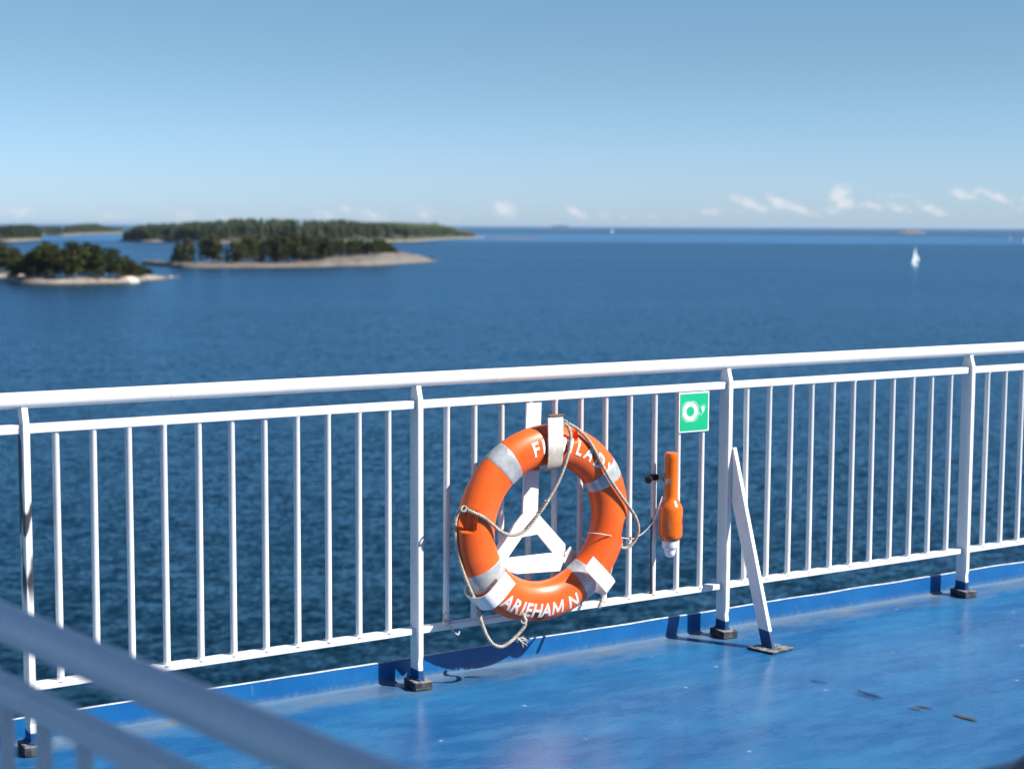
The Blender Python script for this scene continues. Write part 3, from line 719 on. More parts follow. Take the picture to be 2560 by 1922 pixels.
# patches of calmer water: broad bands of less ripple, one long one far out
big = t.noise(t.mapping(P, scale=(.0013, .0042, 0)), 1.0, 4, .55)
n3 = t.noise(t.mapping(P, scale=(.0006, .0011, 0)), 1.0, 3, .5)
yw = t.math('ADD', s2.outputs[1], t.math('MULTIPLY', t.math('SUBTRACT', n3, .5), 700))
band = t.math('MULTIPLY', t.ramp(yw, 2350, 2650), t.math('SUBTRACT', 1, t.ramp(yw, 4300, 5600)))
band = t.math('MULTIPLY', band, t.math('SUBTRACT', 1, t.math('MULTIPLY', t.ramp(s2.outputs[0], 500, 1500), .75)))
calm = t.math('SUBTRACT', t.math('ADD', .78, t.math('MULTIPLY', t.math('SUBTRACT', big, .5), .9)), t.math('MULTIPLY', band, .55))
vs_ = t.n('ShaderNodeVectorMath', operation='SCALE'); t.l(sl_, vs_.inputs[0]); t.l(calm, vs_.inputs['Scale'])
nrm = vadd(vs_.outputs[0], t.n('ShaderNodeCombineXYZ', i_2=1.0).outputs[0])
nn_ = t.n('ShaderNodeVectorMath', operation='NORMALIZE'); t.l(nrm, nn_.inputs[0])
# dark sea body under a ripple-broken mirror of the sky
M_sea.node_tree.nodes.remove(bs)
df = t.n('ShaderNodeBsdfDiffuse'); df.inputs[0].default_value = (.001, .0125, .017, 1)
gl = t.n('ShaderNodeBsdfGlossy'); gl.inputs['Color'].default_value = (.36, .63, .83, 1); gl.inputs['Roughness'].default_value = .22
fr = t.n('ShaderNodeFresnel'); fr.inputs[0].default_value = 1.33
for nd_ in (gl, fr): t.l(nn_.outputs[0], nd_.inputs['Normal'])
mx = t.n('ShaderNodeMixShader'); t.l(t.math('ADD', t.math('MULTIPLY', fr.outputs[0], 1.0), t.math('MULTIPLY', band, .25), clamp=True), mx.inputs[0]); t.l(df.outputs[0], mx.inputs[1]); t.l(gl.outputs[0], mx.inputs[2])
t.l(mx.outputs[0], M_sea.node_tree.nodes['Material Output'].inputs['Surface'])
mb = MB(); rings = [0, 60, 200, 600, 1800, 6000, 20000, 80000, 300000]; vs = [(0, 0, SEA)]; fs = []; n = 64
for r_ in rings[1:]: vs += [(r_ * math.cos(2*math.pi*k/n), r_ * math.sin(2*math.pi*k/n), SEA) for k in range(n)]
for k in range(n): fs.append((0, 1 + k, 1 + (k + 1) % n))
for j in range(len(rings) - 2):
    for k in range(n): a_ = 1 + j*n; fs.append((a_ + k, a_ + n + k, a_ + n + (k+1) % n, a_ + (k+1) % n))
mb.add(vs, fs); me = mb.mesh('sea_water')
if me.polygons[0].normal.z < 0: me.flip_normals()
sea = link('sea_water', me, M_sea, smooth=False); tag(sea, kind='structure')

# ------------------------------------------------------------------ islands
for nm_, s0_, s1_ in (('granite_shore', 1.7, 2.6), ('bare_granite', 6.5, 11.0)):
    _mm, t, bs, v = mat(nm_)
    geo = t.n('ShaderNodeNewGeometry'); P = geo.outputs['Position']; s2 = t.n('ShaderNodeSeparateXYZ'); t.l(P, s2.inputs[0])
    k_ = 1.0 if s0_ < 3 else .62
    c = t.mixc(t.ramp(t.noise(P, .16, 6, .65), .38, .64), (.21*k_, .175*k_, .15*k_), (.32, .265, .23) if s0_ < 3 else (.165, .145, .125))
    c = t.mixc(t.math('MULTIPLY', t.ramp(t.noise(P, .5, 4, .6), .52, .62), .6), c, (.20, .18, .15))
    wet = t.math('ADD', t.math('SUBTRACT', s2.outputs[2], SEA), t.math('MULTIPLY', t.noise(P, .4, 3), .5))
    c = t.mixc(t.math('SUBTRACT', 1, t.ramp(wet, .55, .95)), c, (.06, .055, .045))
    soil = t.math('ADD', t.math('SUBTRACT', s2.outputs[2], SEA), t.math('MULTIPLY', t.math('SUBTRACT', t.noise(P, .13, 4), .5), 5))
    c = t.mixc(t.ramp(soil, s0_, s1_), c, (.045, .052, .022))
    t.l(c, bs.inputs['Base Color']); bs.inputs['Roughness'].default_value = .9
    bumped(t, bs, t.noise(P, .8, 5, .6), .8, .6)
    if s0_ < 3: M_rock = _mm
    else: M_bare = _mm
M_skerry = plain('bare_skerry_rock', (.13, .105, .09), .9, .25, .2)

def island(name, front, depth, hfun, nv=18, seed=0, rock=None):
    """front = shoreline points (world xy) nearest the ship, left to right; the land runs depth(u) metres behind it"""
    P_ = resample(spline([Vector((p.x, p.y, 0)) for p in front], 10), max(2.0, (front[-1] - front[0]).length / 90))
    mb = MB(); nu = len(P_); vs = []; fs = []
    for i, p in enumerate(P_):
        u = i / (nu - 1); away = Vector((p.x, p.y, 0)).normalized(); D = depth(u)
        for j in range(nv + 1):
            q = j / nv; e_ = p + away * (D * q - 1.5)
            nz_ = noise.noise(Vector((e_.x * .11, e_.y * .11, seed))) + .5 * noise.noise(Vector((e_.x * .31, e_.y * .31, seed + 5)))
            h = hfun(u, q) ; h = h + nz_ * .9 * min(1, max(h, 0) / 1.5 + .25)
            if q in (0, 1): h = -1.5
            if i in (0, nu - 1): h = -1.2
            vs.append((e_.x, e_.y, SEA + h))
    for i in range(nu - 1):
        for j in range(nv): a_ = i * (nv + 1) + j; fs.append((a_, a_ + 1, a_ + nv + 2, a_ + nv + 1))
    mb.add(vs, fs); o = link(name, mb.mesh(name), rock or M_rock, ang=50); tag(o, kind='structure')
    def ground(u, q):
        k = min(nu - 1, max(0, u * (nu - 1))); i = min(nu - 2, int(k)); f = k - i; j = min(nv - 1, int(q * nv)); g = q * nv - j
        A, B = [Vector(vs[ii * (nv + 1) + j]).lerp(Vector(vs[ii * (nv + 1) + j + 1]), g) for ii in (i, i + 1)]
        return A.lerp(B, f)
    return ground
def px_of(p):
    d = p - CAM; z_ = d.dot(AX[2]); return (PW / 2 + F_PX * d.dot(AX[0]) / z_, PH / 2 - F_PX * d.dot(AX[1]) / z_, z_)
def lerp_list(L, x):
    if x <= L[0][0]: return L[0][1]
    for (a_, b_), (c_, d_) in zip(L, L[1:]):
        if x <= c_: return b_ + (d_ - b_) * (x - a_) / (c_ - a_)
    return L[-1][1]
def bump01(q, a_, b_): return max(0.0, min(1.0, min(q / a_, (1 - q) / b_)))

# foliage and bark
def leafmat(name, c0, c1):
    mm, t, bs, v = mat(name)
    oi = t.n('ShaderNodeObjectInfo'); geo = t.n('ShaderNodeNewGeometry')
    f_ = t.math('ADD', t.math('MULTIPLY', oi.outputs['Random'], .55), t.math('MULTIPLY', t.noise(geo.outputs['Position'], .45, 3, .6), .6))
    t.l(t.mixc(t.ramp(f_, .2, .9), c0, c1), bs.inputs['Base Color']); bs.inputs['Roughness'].default_value = .8
    bs.inputs['Specular IOR Level'].default_value = .15
    return mm
M_pine = leafmat('pine_needles', (0.0187, 0.0274, 0.0115), (0.0446, 0.0562, 0.0187))
M_leaf = leafmat('alder_leaves', (0.023, 0.0317, 0.0086), (0.0576, 0.0662, 0.0158))
M_spruce = leafmat('spruce_needles', (0.013, 0.0216, 0.0115), (0.0302, 0.0418, 0.0173))
M_forest = leafmat('forest_canopy', (.018, .029, .015), (.042, .058, .026))
M_bark = plain('pine_bark', (.17, .10, .065), .9, .35, 3)

def clump(mb, c, rx, rz, n, leaf):
    for _ in range(n):
        d = Vector((random.gauss(0, 1), random.gauss(0, 1), random.gauss(0, 1))).normalized(); r_ = random.random() ** .4
        p = c + Vector((d.x * rx * r_, d.y * rx * r_, d.z * rz * r_))
        a_ = Vector((random.gauss(0, 1), random.gauss(0, 1), random.gauss(0, .6))).normalized(); b_ = a_.cross(d + Vector((.01, 0, 0))).normalized()
        s_ = leaf * random.uniform(.6, 1.3); mb.add([p - a_ * s_, p + b_ * s_ * .8, p + a_ * s_, p - b_ * s_ * .8], [(0, 1, 2, 3)])
def tree_meshes(kind):
    """unit-height tree: returns (trunk mesh, crown mesh)"""
    tr = MB(); cr = MB()
    if kind == 'pine':
        bend = [Vector((random.uniform(-.02, .02) * k, random.uniform(-.02, .02) * k, k / 6 * .96)) for k in range(7)]
        tr.tube(bend, [.017, .015, .013, .011, .008, .005, .002], 7)
        for k in range(random.randint(13, 17)):
            z_ = random.uniform(.36, .96); R_ = .185 * (1.12 - z_) / .6 + .03; q = random.uniform(0, 6.28)
            base = bend[min(5, int(z_ * 6))]; e_ = Vector((base.x + math.cos(q) * R_ * .75, base.y + math.sin(q) * R_ * .75, z_))
            tr.tube([Vector((base.x, base.y, z_ - .05)), e_], [.005, .002], 5); clump(cr, e_, R_ * .75 + .03, .055, 80, .022)
        clump(cr, Vector((bend[6].x, bend[6].y, .95)), .07, .05, 60, .022)
    elif kind == 'spruce':
        tr.tube([(0, 0, 0), (0, 0, .5), (0, 0, .97)], [.015, .010, .002], 7)
        z_ = .08
        while z_ < .97:
            R_ = .16 * (1 - z_) ** .85 + .012
            for q in range(6):
                a_ = q * 1.047 + z_ * 17; e_ = Vector((math.cos(a_) * R_ * .6, math.sin(a_) * R_ * .6, z_ - R_ * .22)); clump(cr, e_, R_ * .5 + .008, .022, 18, .018)
            z_ += .045
    else:
        bend = [Vector((0, 0, 0)), Vector((.01, .005, .25)), Vector((.02, -.01, .5)), Vector((.015, 0, .8))]
        tr.tube(bend, [.018, .014, .010, .004], 7)
        for k in range(random.randint(17, 22)):
            z_ = random.uniform(.16, .90); R_ = .25 * math.sin(math.pi * min(1, (z_ + .10) / 1.1)) ** .6; q = random.uniform(0, 6.28); f_ = random.uniform(.3, .85)
            e_ = Vector((math.cos(q) * R_ * f_, math.sin(q) * R_ * f_, z_)); tr.tube([Vector((.01, 0, max(.1, z_ - .12))), e_], [.006, .002], 5)
            clump(cr, e_, .10, .085, 85, .024)
        clump(cr, Vector((.015, 0, .92)), .085, .07, 70, .024)
    a_ = tr.mesh(kind + '_trunk'); b_ = cr.mesh(kind + '_crown')
    a_.materials.append(M_bark); b_.materials.append({'pine': M_pine, 'spruce': M_spruce, 'alder': M_leaf}[kind])
    return a_, b_
PROTO = {k: [tree_meshes(k) for _ in range(5)] for k in ('pine', 'spruce', 'alder')}
def put_tree(kind, loc, h, wide, label, group):
    tm, cmh = random.choice(PROTO[kind])
    o = wthing({'pine': 'pine_tree', 'spruce': 'spruce_tree', 'alder': 'alder_tree'}[kind], label, 'tree', loc, random.uniform(0, 6.28), (h * wide, h * wide, h), group)
    for nm, me in (('trunk', tm), ('crown', cmh)):
        c_ = bpy.data.objects.new(nm, me); COL.objects.link(c_); c_.parent = o
def plant(ground, n, prof, kinds, q0, q1, lab, group, hmin=.72, u0=0., u1=1., cover=True, wide=1.0):
    """trees whose tops follow the tree line prof (photo x, photo y) of that island"""
    for k in range(n):
        u = u0 + (u1 - u0) * ((k + random.uniform(.1, .9)) / n); q = random.uniform(q0, q1)
        g = ground(u, q); x, y, dd = px_of(g); top = lerp_list(prof, x)
        h = (y - top) * dd / F_PX * random.uniform(hmin, 1.0)
        if h < 2.2: continue
        kd = random.choice(kinds); put_tree(kd, g - Vector((0, 0, .15)), h, wide * random.uniform(.9, 1.25) * (1.25 if h < 7 else 1), lab[kd], group)
def z1(x, y): return (x * .217, 540 + y * .217)          # readings off enlarged parts of the photo
def z2(x, y): return (360 + x * .217, 540 + y * .217)
def z3(x, y): return (760 + x * .217, 500 + y * .217)

# the near islet and the one at the picture's left edge
g1 = island('islet', [at_sea(*z1(x, y)) for x, y in ((70, 755), (200, 780), (500, 790), (820, 788), (1180, 782), (1480, 775), (1700, 748), (1900, 735), (2080, 715))], lambda u: 46 * (1 - .55 * u), lambda u, q: 2.2 * bump01(q, .13, .2) * (1 - .85 * max(0, min(1, (u - .74) / .12))), seed=1)
prof1 = [z1(*p) for p in ((240, 470), (300, 430), (360, 400), (440, 315), (520, 300), (590, 272), (640, 300), (690, 345), (740, 300), (820, 285), (900, 272), (1000, 288), (1100, 318), (1260, 332), (1340, 385), (1420, 455), (1520, 490), (1570, 555), (1680, 565), (1740, 610), (1790, 690))]
lab1 = {'pine': 'tall dark pine growing among alders on the nearest round islet', 'alder': 'bushy dark green alder crowding the nearest round islet', 'spruce': 'slim dark spruce growing on the nearest round islet'}
plant(g1, 52, prof1, ['alder', 'alder', 'pine'], .35, .9, lab1, 'trees on the nearest islet', .84, .14, .80, wide=1.25)
plant(g1, 26, prof1, ['alder'], .16, .4, lab1, 'trees on the nearest islet', .6, .14, .84, wide=1.4)
g0 = island('islet', [at_sea(*z1(x, y)) for x, y in ((-420, 730), (-200, 722), (0, 715), (150, 712), (300, 700))], lambda u: 40, lambda u, q: 2.6 * bump01(q, .12, .2), seed=2)
prof0 = [z1(*p) for p in ((-420, 330), (-200, 270), (-60, 255), (10, 270), (60, 335), (110, 320), (150, 305), (190, 340), (240, 420), (265, 560))]
lab0 = {'pine': 'dark pine on the small wooded islet at the left edge', 'alder': 'dark leafy alder on the small wooded islet at the left edge'}
plant(g0, 30, prof0, ['alder', 'alder', 'pine'], .3, .85, lab0, 'trees on the islet at the left edge', .7, .2, .93, wide=1.25)

# middle island with the bare rock slope at its right end
g2 = island('wooded_island', [at_sea(*p) for p in (z2(-30, 555), z2(60, 566), z2(240, 583), z2(500, 600), z2(900, 602), z2(1300, 600), z2(1700, 596), z2(2050, 592), z3(300, 768), z3(600, 764), z3(850, 757), z3(1100, 742), z3(1350, 725), z3(1570, 708))],
            lambda u: 95 * min(1, .25 + u * 2.2) * (1 - .8 * max(0, (u - .72) / .28)), lambda u, q: bump01(q, .07, .2) * min(1, (1 - u) / .16) ** .9 * (2.2 + 6.3 * max(0, min(1, (u - .42) / .33)) * max(0, min(1, (1.0 - u) / .34)) ** 1.25 * min(1, q / .30)), nv=24, seed=3, rock=M_bare)
prof2 = [z2(*p) for p in ((290, 500), (340, 440), (385, 290), (430, 255), (480, 238), (560, 245), (620, 290), (680, 300), (720, 225), (780, 198), (850, 240), (890, 340), (960, 330), (1000, 262), (1080, 270), (1160, 235), (1280, 198), (1350, 230), (1420, 222), (1550, 222), (1620, 205), (1700, 172), (1770, 172), (1850, 205), (1950, 195), (2060, 200))] + [z3(*p) for p in ((250, 405), (330, 440), (420, 425), (520, 440), (600, 432), (700, 440), (780, 455), (850, 437), (930, 455), (1000, 505), (1060, 555), (1130, 615), (1170, 640))]
lab2 = {'pine': 'pine with bare lower trunk on the middle wooded island', 'spruce': 'dark pointed spruce on the middle wooded island', 'alder': 'round leafy tree on the middle wooded island'}
plant(g2, 26, prof2, ['pine', 'alder', 'alder', 'spruce'], .25, .7, lab2, 'trees on the middle island', .85, .085, .37, wide=1.3)
plant(g2, 8, prof2, ['alder'], .2, .4, lab2, 'trees on the middle island', .22, .10, .36)
plant(g2, 78, prof2, ['pine', 'alder', 'alder', 'spruce'], .34, .85, lab2, 'trees on the middle island', .82, .34, .86, wide=1.3)
plant(g2, 38, prof2, ['alder', 'alder', 'pine'], .22, .45, lab2, 'trees on the middle island', .55, .33, .76, wide=1.3)
plant(g2, 14, prof2, ['alder'], .35, .7, lab2, 'trees on the middle island', .85, .72, .945, wide=1.6)
# boulders along the two near shores
def boulder(p, sx, sy, sz, label, grp):
    mb = MB(); bm = bmesh.new(); bmesh.ops.create_icosphere(bm, subdivisions=3, radius=1)
    s_ = random.random() * 50
    vs = [Vector((v_.co.x * sx, v_.co.y * sy, v_.co.z * sz)) * (1 + .25 * noise.noise(v_.co * 1.3 + Vector((s_, 0, 0))) + .10 * noise.noise(v_.co * 3.5 + Vector((0, s_, 0)))) for v_ in bm.verts]
    mb.add(vs, [tuple(v_.index for v_ in f_.verts) for f_ in bm.faces]); bm.free()
    o = link('boulder', mb.mesh('boulder'), M_boulder, ang=40); o.location = p; tag(o, label, 'rock', grp)
M_boulder = plain('pale_granite', (.58, .50, .43), .9, .22, .5)
for (x, y, wpx, hpx, lb_) in ((1460, 735, 140, 60, 'largest pale boulder at the right shore of the nearest islet'), (290, 755, 105, 32, 'long pale boulder at the left end of the nearest shore'), (450, 752, 45, 30, 'small pale boulder second from the left on the nearest shore'), (720, 758, 85, 30, 'broad pale boulder midway along the nearest shore'),
                         (170, 682, 125, 40, 'wide pale boulder in front of the islet at the left edge'), (1780, 722, 80, 18, 'low pinkish rock right of the largest pale boulder'), (1960, 706, 36, 16, 'last low rock at the right tip of the nearest islet')):
    xs, ys = z1(x, y + hpx * .6); p = at_sea(xs, ys); d_ = (p - CAM).length; k_ = .217 * d_ / F_PX
    boulder(p + Vector((0, 1.5, .2)), wpx * k_, wpx * k_ * .7, hpx * k_ * 1.05, lb_, 'boulders on the near shores')
for (x, y, wpx, hpx, lb_) in ((800, 560, 45, 24, 'pinkish boulder left of centre on the middle island shore'), (915, 562, 45, 22, 'pale boulder beside the pinkish one on the middle island shore'), (1020, 558, 42, 20, 'third pale boulder from the left on the middle island shore'), (560, 560, 45, 22, 'pale boulder below the pines of the middle island'), (370, 562, 60, 24, 'leftmost pale boulder of the middle island shore'), (1880, 556, 90, 22, 'long pale boulder at the foot of the rock slope')):
    xs, ys = z2(x, y + hpx); p = at_sea(xs, ys); d_ = (p - CAM).length; k_ = .217 * d_ / F_PX
    boulder(p + Vector((0, 2, .2)), wpx * k_, wpx * k_ * .7, hpx * k_ * 1.3, lb_, 'boulders on the middle island shore')
# far islands, their woods each one mass
def forest(name, ground, n, prof, q0, q1, label, u0=0, u1=1, hmin=.8, hk=1.0):
    mb = MB()
    for k in range(n):
        u = u0 + (u1 - u0) * random.random(); q = random.uniform(q0, q1); g = ground(u, q); x, y, dd = px_of(g); top = lerp_list(prof, x)
        h = min((y - top) * dd / F_PX, 19 * hk) * random.uniform(hmin, 1.0)
        if h < 3: continue
        rw = h * random.uniform(.13, .24); sp = random.random() < .55; lx, ly = random.uniform(-.4, .4), random.uniform(-.4, .4)
        for j in range(11):
            z_ = (.10 + .86 * j / 10) if sp else (.30 + .64 * j / 10)
            rr = rw * ((1 - z_) ** .8 + .06 if sp else math.sin(math.pi * min(1, (z_ - .2) / .82)) ** .7 + .05)
            a0 = random.uniform(0, 6.28); pts = []
            for s_ in range(6):
                a_ = a0 + s_ * 1.047; r_ = rr * random.uniform(.55, 1.35); pts.append(Vector((g.x + lx * z_ + math.cos(a_) * r_, g.y + ly * z_ + math.sin(a_) * r_, g.z + h * (z_ + random.uniform(-.05, .02)))))
            c_ = Vector((g.x + lx * z_, g.y + ly * z_, g.z + h * (z_ + .07)))
            mb.add([c_] + pts, [(0, s_ + 1, (s_ + 1) % 6 + 1) for s_ in range(6)])
    o = link(name, mb.mesh(name), M_forest, smooth=False); tag(o, label, 'forest', kind='stuff')
    return o
sh3 = [z1(1330, 292), z1(1500, 296), z1(1700, 300), z1(2000, 302), z2(900, 315), z2(1500, 310), z3(0, 500), z3(500, 495), z3(1000, 488), z3(1300, 480), z3(1550, 462), z3(1800, 448), z3(2090, 435)]
prof3 = [z1(*p) for p in ((1380, 260), (1420, 190), (1500, 150), (1600, 105), (1700, 90), (1950, 82), (2200, 70))] + [z2(*p) for p in ((600, 62), (760, 62), (900, 40), (1200, 22), (1400, 20), (1600, 34), (1800, 40), (2000, 48), (2200, 45))] + [z3(*p) for p in ((440, 218), (600, 246), (1000, 276), (1300, 312), (1500, 308), (1700, 322), (1790, 370), (1950, 392), (2000, 428))]
for i_, p in enumerate(prof3): prof3[i_] = (p[0], p[1] - 1.5)
def h3(u, q):
    x = 295 + u * 916; top = lerp_list(prof3, x); dd = 2420 + 900 * u
    # ground rises inland so that its trees reach the tree line
    bh = max(1.5, (lerp_list([(p[0], p[1]) for p in sh3], x) - top) * dd / F_PX - 15)
    return bump01(q, .03, .25) * (1.8 + (bh - 1.8) * max(0, min(1, (q - .04) / .5)) ** .8) if bh > 1.8 else 1.8 * bump01(q, .05, .2)
g3 = island('far_island', [at_sea(*p) for p in sh3], lambda u: 420 * min(1, .2 + 4 * u) * min(1, .08 + (1 - u) * 1.6), h3, nv=26, seed=4)
forest('forest', g3, 2300, prof3, .07, .62, 'dense dark conifer forest covering the long far island', .015, .965, hk=1.2)
g4 = island('far_island', [at_sea(*z1(x, y)) for x, y in ((-900, 285), (-400, 292), (-100, 296), (100, 297), (260, 292), (380, 285), (480, 278))], lambda u: 260 * min(1, .1 + (1 - u) * 4), lambda u, q: bump01(q, .06, .3) * (2 + 14 * min(1, q * 2) * min(1, (1 - u) * 5)), seed=5)
prof4 = [z1(*p) for p in ((-900, 110), (-200, 102), (0, 105), (100, 98), (240, 100), (330, 92), (400, 108), (450, 135), (480, 200))]
forest('forest', g4, 600, prof4, .09, .6, 'dark conifer forest on the far island at the left edge', .1, .985, hk=1.25)
g5 = island('far_island', [at_sea(*z1(x, y)) for x, y in ((380, 230), (480, 226), (600, 228), (750, 230), (900, 222), (1100, 212), (1250, 206), (1440, 202))], lambda u: 300, lambda u, q: bump01(q, .08, .3) * (2.5 + 10 * min(1, q * 2)), seed=6)
prof5 = [z1(*p) for p in ((380, 120), (480, 116), (600, 108), (750, 112), (900, 92), (1000, 86), (1120, 84), (1180, 108), (1260, 124), (1400, 130), (1430, 170))]
forest('forest', g5, 700, prof5, .1, .7, 'pale distant forest on the island between the two nearer ones', .0, .985, hk=1.3)
# bare skerries
def skerry(x0, x1, y, hpx, label):
    a_, b_ = at_sea(x0, y), at_sea(x1, y); c_ = (a_ + b_) / 2; L = (b_ - a_).length / 2; k_ = (c_ - CAM).length / F_PX; mb = MB(); vs = []; fs = []; n, mm_ = 48, 10
    for i in range(n + 1):
        u = -1 + 2 * i / n
        for j in range(mm_ + 1):
            q = -1 + 2 * j / mm_; h = max(0, 1 - u * u) ** .5 * (1 - q * q) * hpx * k_ * (.6 + .9 * noise.noise(Vector((u * 3.1, q, y)))) ; vs.append((u * L, q * L * .25 * max(.05, 1 - u * u) ** .5, max(-.4, h) if abs(q) < 1 and abs(u) < 1 else -.6))
    for i in range(n):
        for j in range(mm_): a2 = i * (mm_ + 1) + j; fs.append((a2, a2 + mm_ + 1, a2 + mm_ + 2, a2 + 1))
    mb.add(vs, fs); o = link('skerry', mb.mesh('skerry'), M_skerry); o.location = c_; d_ = b_ - a_; o.rotation_euler = (0, 0, math.atan2(d_.y, d_.x)); tag(o, label, 'skerry', 'bare skerries out at sea')
skerry(2246, 2312, 584, 11, 'brownish bare skerry near the horizon behind the white sailboat')
skerry(1215, 1362, 598, 5, 'long low reef off the tip of the far island')

# ------------------------------------------------------------------ beacon, house, boats
M_day = plain('orange_red_daymark', (.70, .09, .03), .5); M_housew = plain('white_cottage_wall', (.75, .74, .72), .7); M_roof = plain('grey_cottage_roof', (.18, .15, .14), .8)
M_sail = plain('white_sailcloth', (.78, .77, .74), .8, .05, .5); M_hullw = plain('white_boat_hull', (.78, .78, .78), .35); M_shiphull = plain('blue_ship_hull', (.14, .22, .30), .6); M_shipw = plain('white_ship_house', (.6, .62, .65), .6)
p = at_sea(*z3(535, 700)); p = Vector((p.x * .995, p.y * .995 + 18, SEA + 4.5)); k_ = p.y / F_PX * .217
bc = wthing('beacon', 'small orange red daymark post on the bare rock of the middle island', 'beacon', p)
mb = MB(); mb.lathe([(.9, -2.5), (.9, .3), (.5, .5), (.45, 3.0), (.05, 3.9)], 0, 0, 14); part('post', mb, M_day, bc)
mb = MB(); mb.box(-.75, .75, -.5, -.44, 1.7, 2.9); part('board', mb, M_day, bc)
p = at_sea(*z3(1315, 470)); p = p + (p - CAM).normalized() * 24; p.z = SEA + 2.5; k_ = (p - CAM).length / F_PX * .217
hs = wthing('cottage', 'tiny white cottage above the shore of the long far island', 'house', p)
mb = MB(); mb.box(-6, 6, -4, 4, -2, 6.5); part('wall', mb, M_housew, hs)
mb = MB(); mb.prism([(-4.6, 6.3), (4.6, 6.3), (0, 10)], 'x', -6.5, 6.5); part('roof', mb, M_roof, hs)
for x in (-3.4, 0, 3.4): mb = MB(); mb.box(x - .7, x + .7, -4.06, -4.003, 2.2, 4.2); part('window', mb, M_roof, hs)
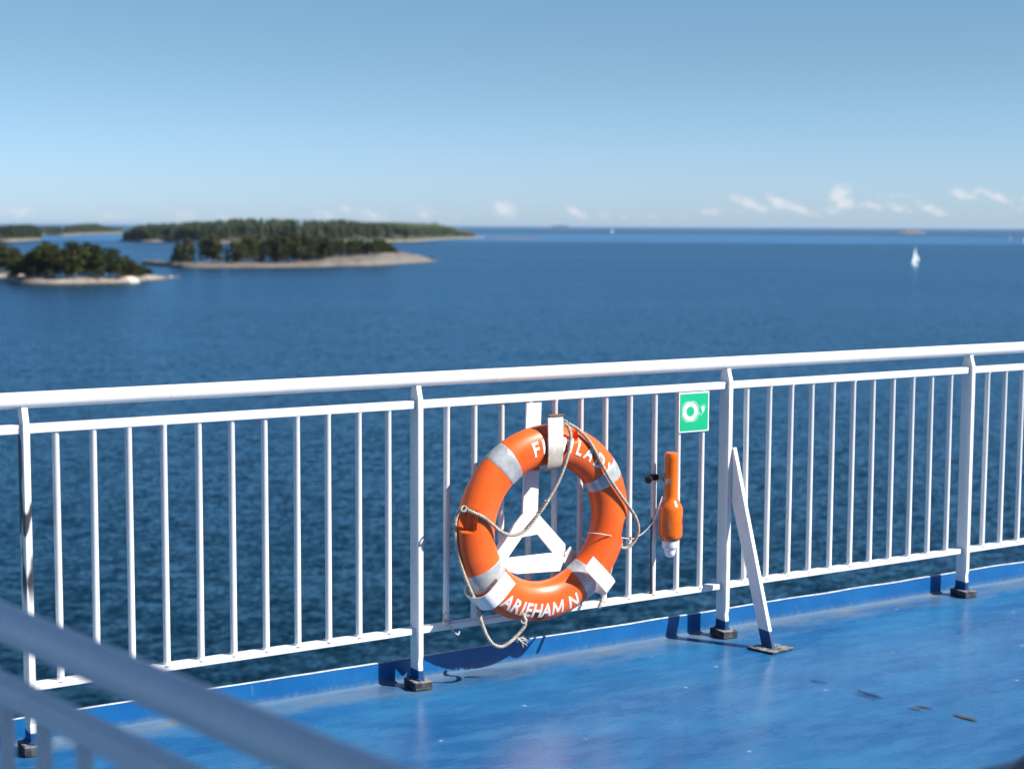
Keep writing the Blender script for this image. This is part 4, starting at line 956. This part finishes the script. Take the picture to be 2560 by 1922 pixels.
def sailboat(px_, base_y, hpx, label, rz, spin=True, grp='sailing boats'):
    p = at_sea(px_, base_y); Hm = hpx * (p - CAM).length / F_PX; s_ = Hm / 12.0
    o = wthing('sailboat', label, 'sailboat', p, rz, s_, grp)
    mb = MB(); vs = []; fs = []; n = 14
    for i in range(n + 1):
        u = i / n; x = -4.2 + 8.6 * u; hw_ = 1.35 * math.sin(math.pi * min(1, u * .82 + .18)) ** .8 if u < 1 else .02; zk = -.35 + .25 * u * u
        for (y_, z_) in ((-hw_, 1.0 + .35 * u), (-hw_ * .8, .3), (0, zk), (hw_ * .8, .3), (hw_, 1.0 + .35 * u)): vs.append((x, y_, z_))
    for i in range(n):
        for j in range(4): fs.append((i*5+j, i*5+j+1, i*5+6+j, i*5+5+j))
        fs.append((i*5, i*5+5, i*5+9, i*5+4))
    fs.append((0, 4, 3, 2, 1)); mb.add(vs, fs); part('hull', mb, M_hullw, o)
    mb = MB(); mb.box(-2.0, 1.2, -.7, .7, 1.0, 1.65); part('cabin', mb, M_hullw, o, bevel=.15)
    mb = MB(); mb.tube([(.6, 0, 1.0), (.6, 0, 12.0)], [.09, .05], 8); mb.tube([(.6, 0, 2.0), (-3.6, .5, 2.0)], .06, 8); part('mast', mb, M_hullw, o)
    def sail(name, A, B, C, bel, thick=.03):
        A, B, C = Vector(A), Vector(B), Vector(C); nn = (B - A).cross(C - A).normalized(); mb = MB(); n = 14; L0 = []; L1 = []
        for i in range(n + 1):
            for j in range(n + 1 - i):
                a_, b_ = i / n, j / n; g = 27 * a_ * b_ * (1 - a_ - b_) + 3 * a_ * (1 - a_) * .4; p_ = A + (B - A) * a_ + (C - A) * b_ + nn * bel * g; L0.append(p_); L1.append(p_ + nn * thick)
        idx = {}; k = 0
        for i in range(n + 1):
            for j in range(n + 1 - i): idx[i, j] = k; k += 1
        f_ = []
        for i in range(n):
            for j in range(n - i):
                f_.append((idx[i, j], idx[i+1, j], idx[i, j+1]))
                if j < n - i - 1: f_.append((idx[i+1, j], idx[i+1, j+1], idx[i, j+1]))
        N_ = len(L0); ed = [idx[i, 0] for i in range(n + 1)] + [idx[n - j, j] for j in range(1, n + 1)] + [idx[0, n - j] for j in range(1, n)]
        mb.add(L0 + L1, [t_[::-1] for t_ in f_] + [tuple(N_ + q for q in t_) for t_ in f_] + [(ed[i], ed[(i+1) % len(ed)], N_ + ed[(i+1) % len(ed)], N_ + ed[i]) for i in range(len(ed))])
        part(name, mb, M_sail, o, ang=60)
    sail('mainsail', (.45, 0, 2.1), (.45, 0, 11.8), (-3.6, .5, 2.1), .5)
    if spin: sail('jib', (4.1, 0, 1.5), (.8, 0, 9.0), (.2, -1.4, 1.9), .9)
    return o
sailboat(2287, 666, 47, 'white sailboat under full sail on the open water at right', R(58))
sailboat(2524, 600, 15, 'faint small sailboat far right close under the horizon', R(100))
sailboat(2561, 609, 18, 'white sailboat cut off by the right edge of the picture', R(80))
sailboat(1530, 582, 11, 'tiny pale sailboat near the horizon right of the cargo ship', R(20))
def cargo(x0, x1, y, hpx, label):
    a_, b_ = at_sea(x0, y), at_sea(x1, y); dist = 15000; a_ = CAM + (a_ - CAM).normalized() * dist; b_ = CAM + (b_ - CAM).normalized() * dist
    c_ = (a_ + b_) / 2; L = (b_ - a_).length; k_ = dist / F_PX; o = wthing('cargo_ship', label, 'ship', (c_.x, c_.y, SEA), math.atan2((b_ - a_).y, (b_ - a_).x))
    mb = MB(); mb.prism([(-L/2, 0), (L/2 * .94, 0), (L/2, hpx * k_), (-L/2, hpx * k_ * .9)], 'y', -9, 9); part('hull', mb, M_shiphull, o)
    mb = MB(); mb.box(-L/2 + 4, -L/2 + L * .18, -8, 8, hpx * k_ * .9, hpx * k_ * 1.6); part('bridge', mb, M_shipw, o)
    mb = MB(); mb.box(-L/2 + L*.24, L/2*.8, -8, 8, hpx * k_ * .9, hpx * k_ * 1.2); part('cargo', mb, M_shiphull, o)
cargo(1376, 1424, 566, 7, 'faint blue cargo ship on the horizon above the lifebuoy')

# ------------------------------------------------------------------ sea haze: one closed box of even air round everything
hz = bpy.data.materials.new('sea_haze'); hz.use_nodes = True; t = NT(hz.node_tree); hz.node_tree.nodes.clear()
pv = t.n('ShaderNodeVolumePrincipled'); pv.inputs['Color'].default_value = (.62, .80, 1, 1); pv.inputs['Density'].default_value = 1.8e-5; pv.inputs['Anisotropy'].default_value = .1
t.l(pv.outputs[0], t.n('ShaderNodeOutputMaterial').inputs['Volume'])
mb = MB(); mb.box(-310000, 310000, -310000, 310000, SEA - 3.5, 45); hzo = link('haze', mb.mesh('haze'), hz, smooth=False); tag(hzo, kind='stuff')
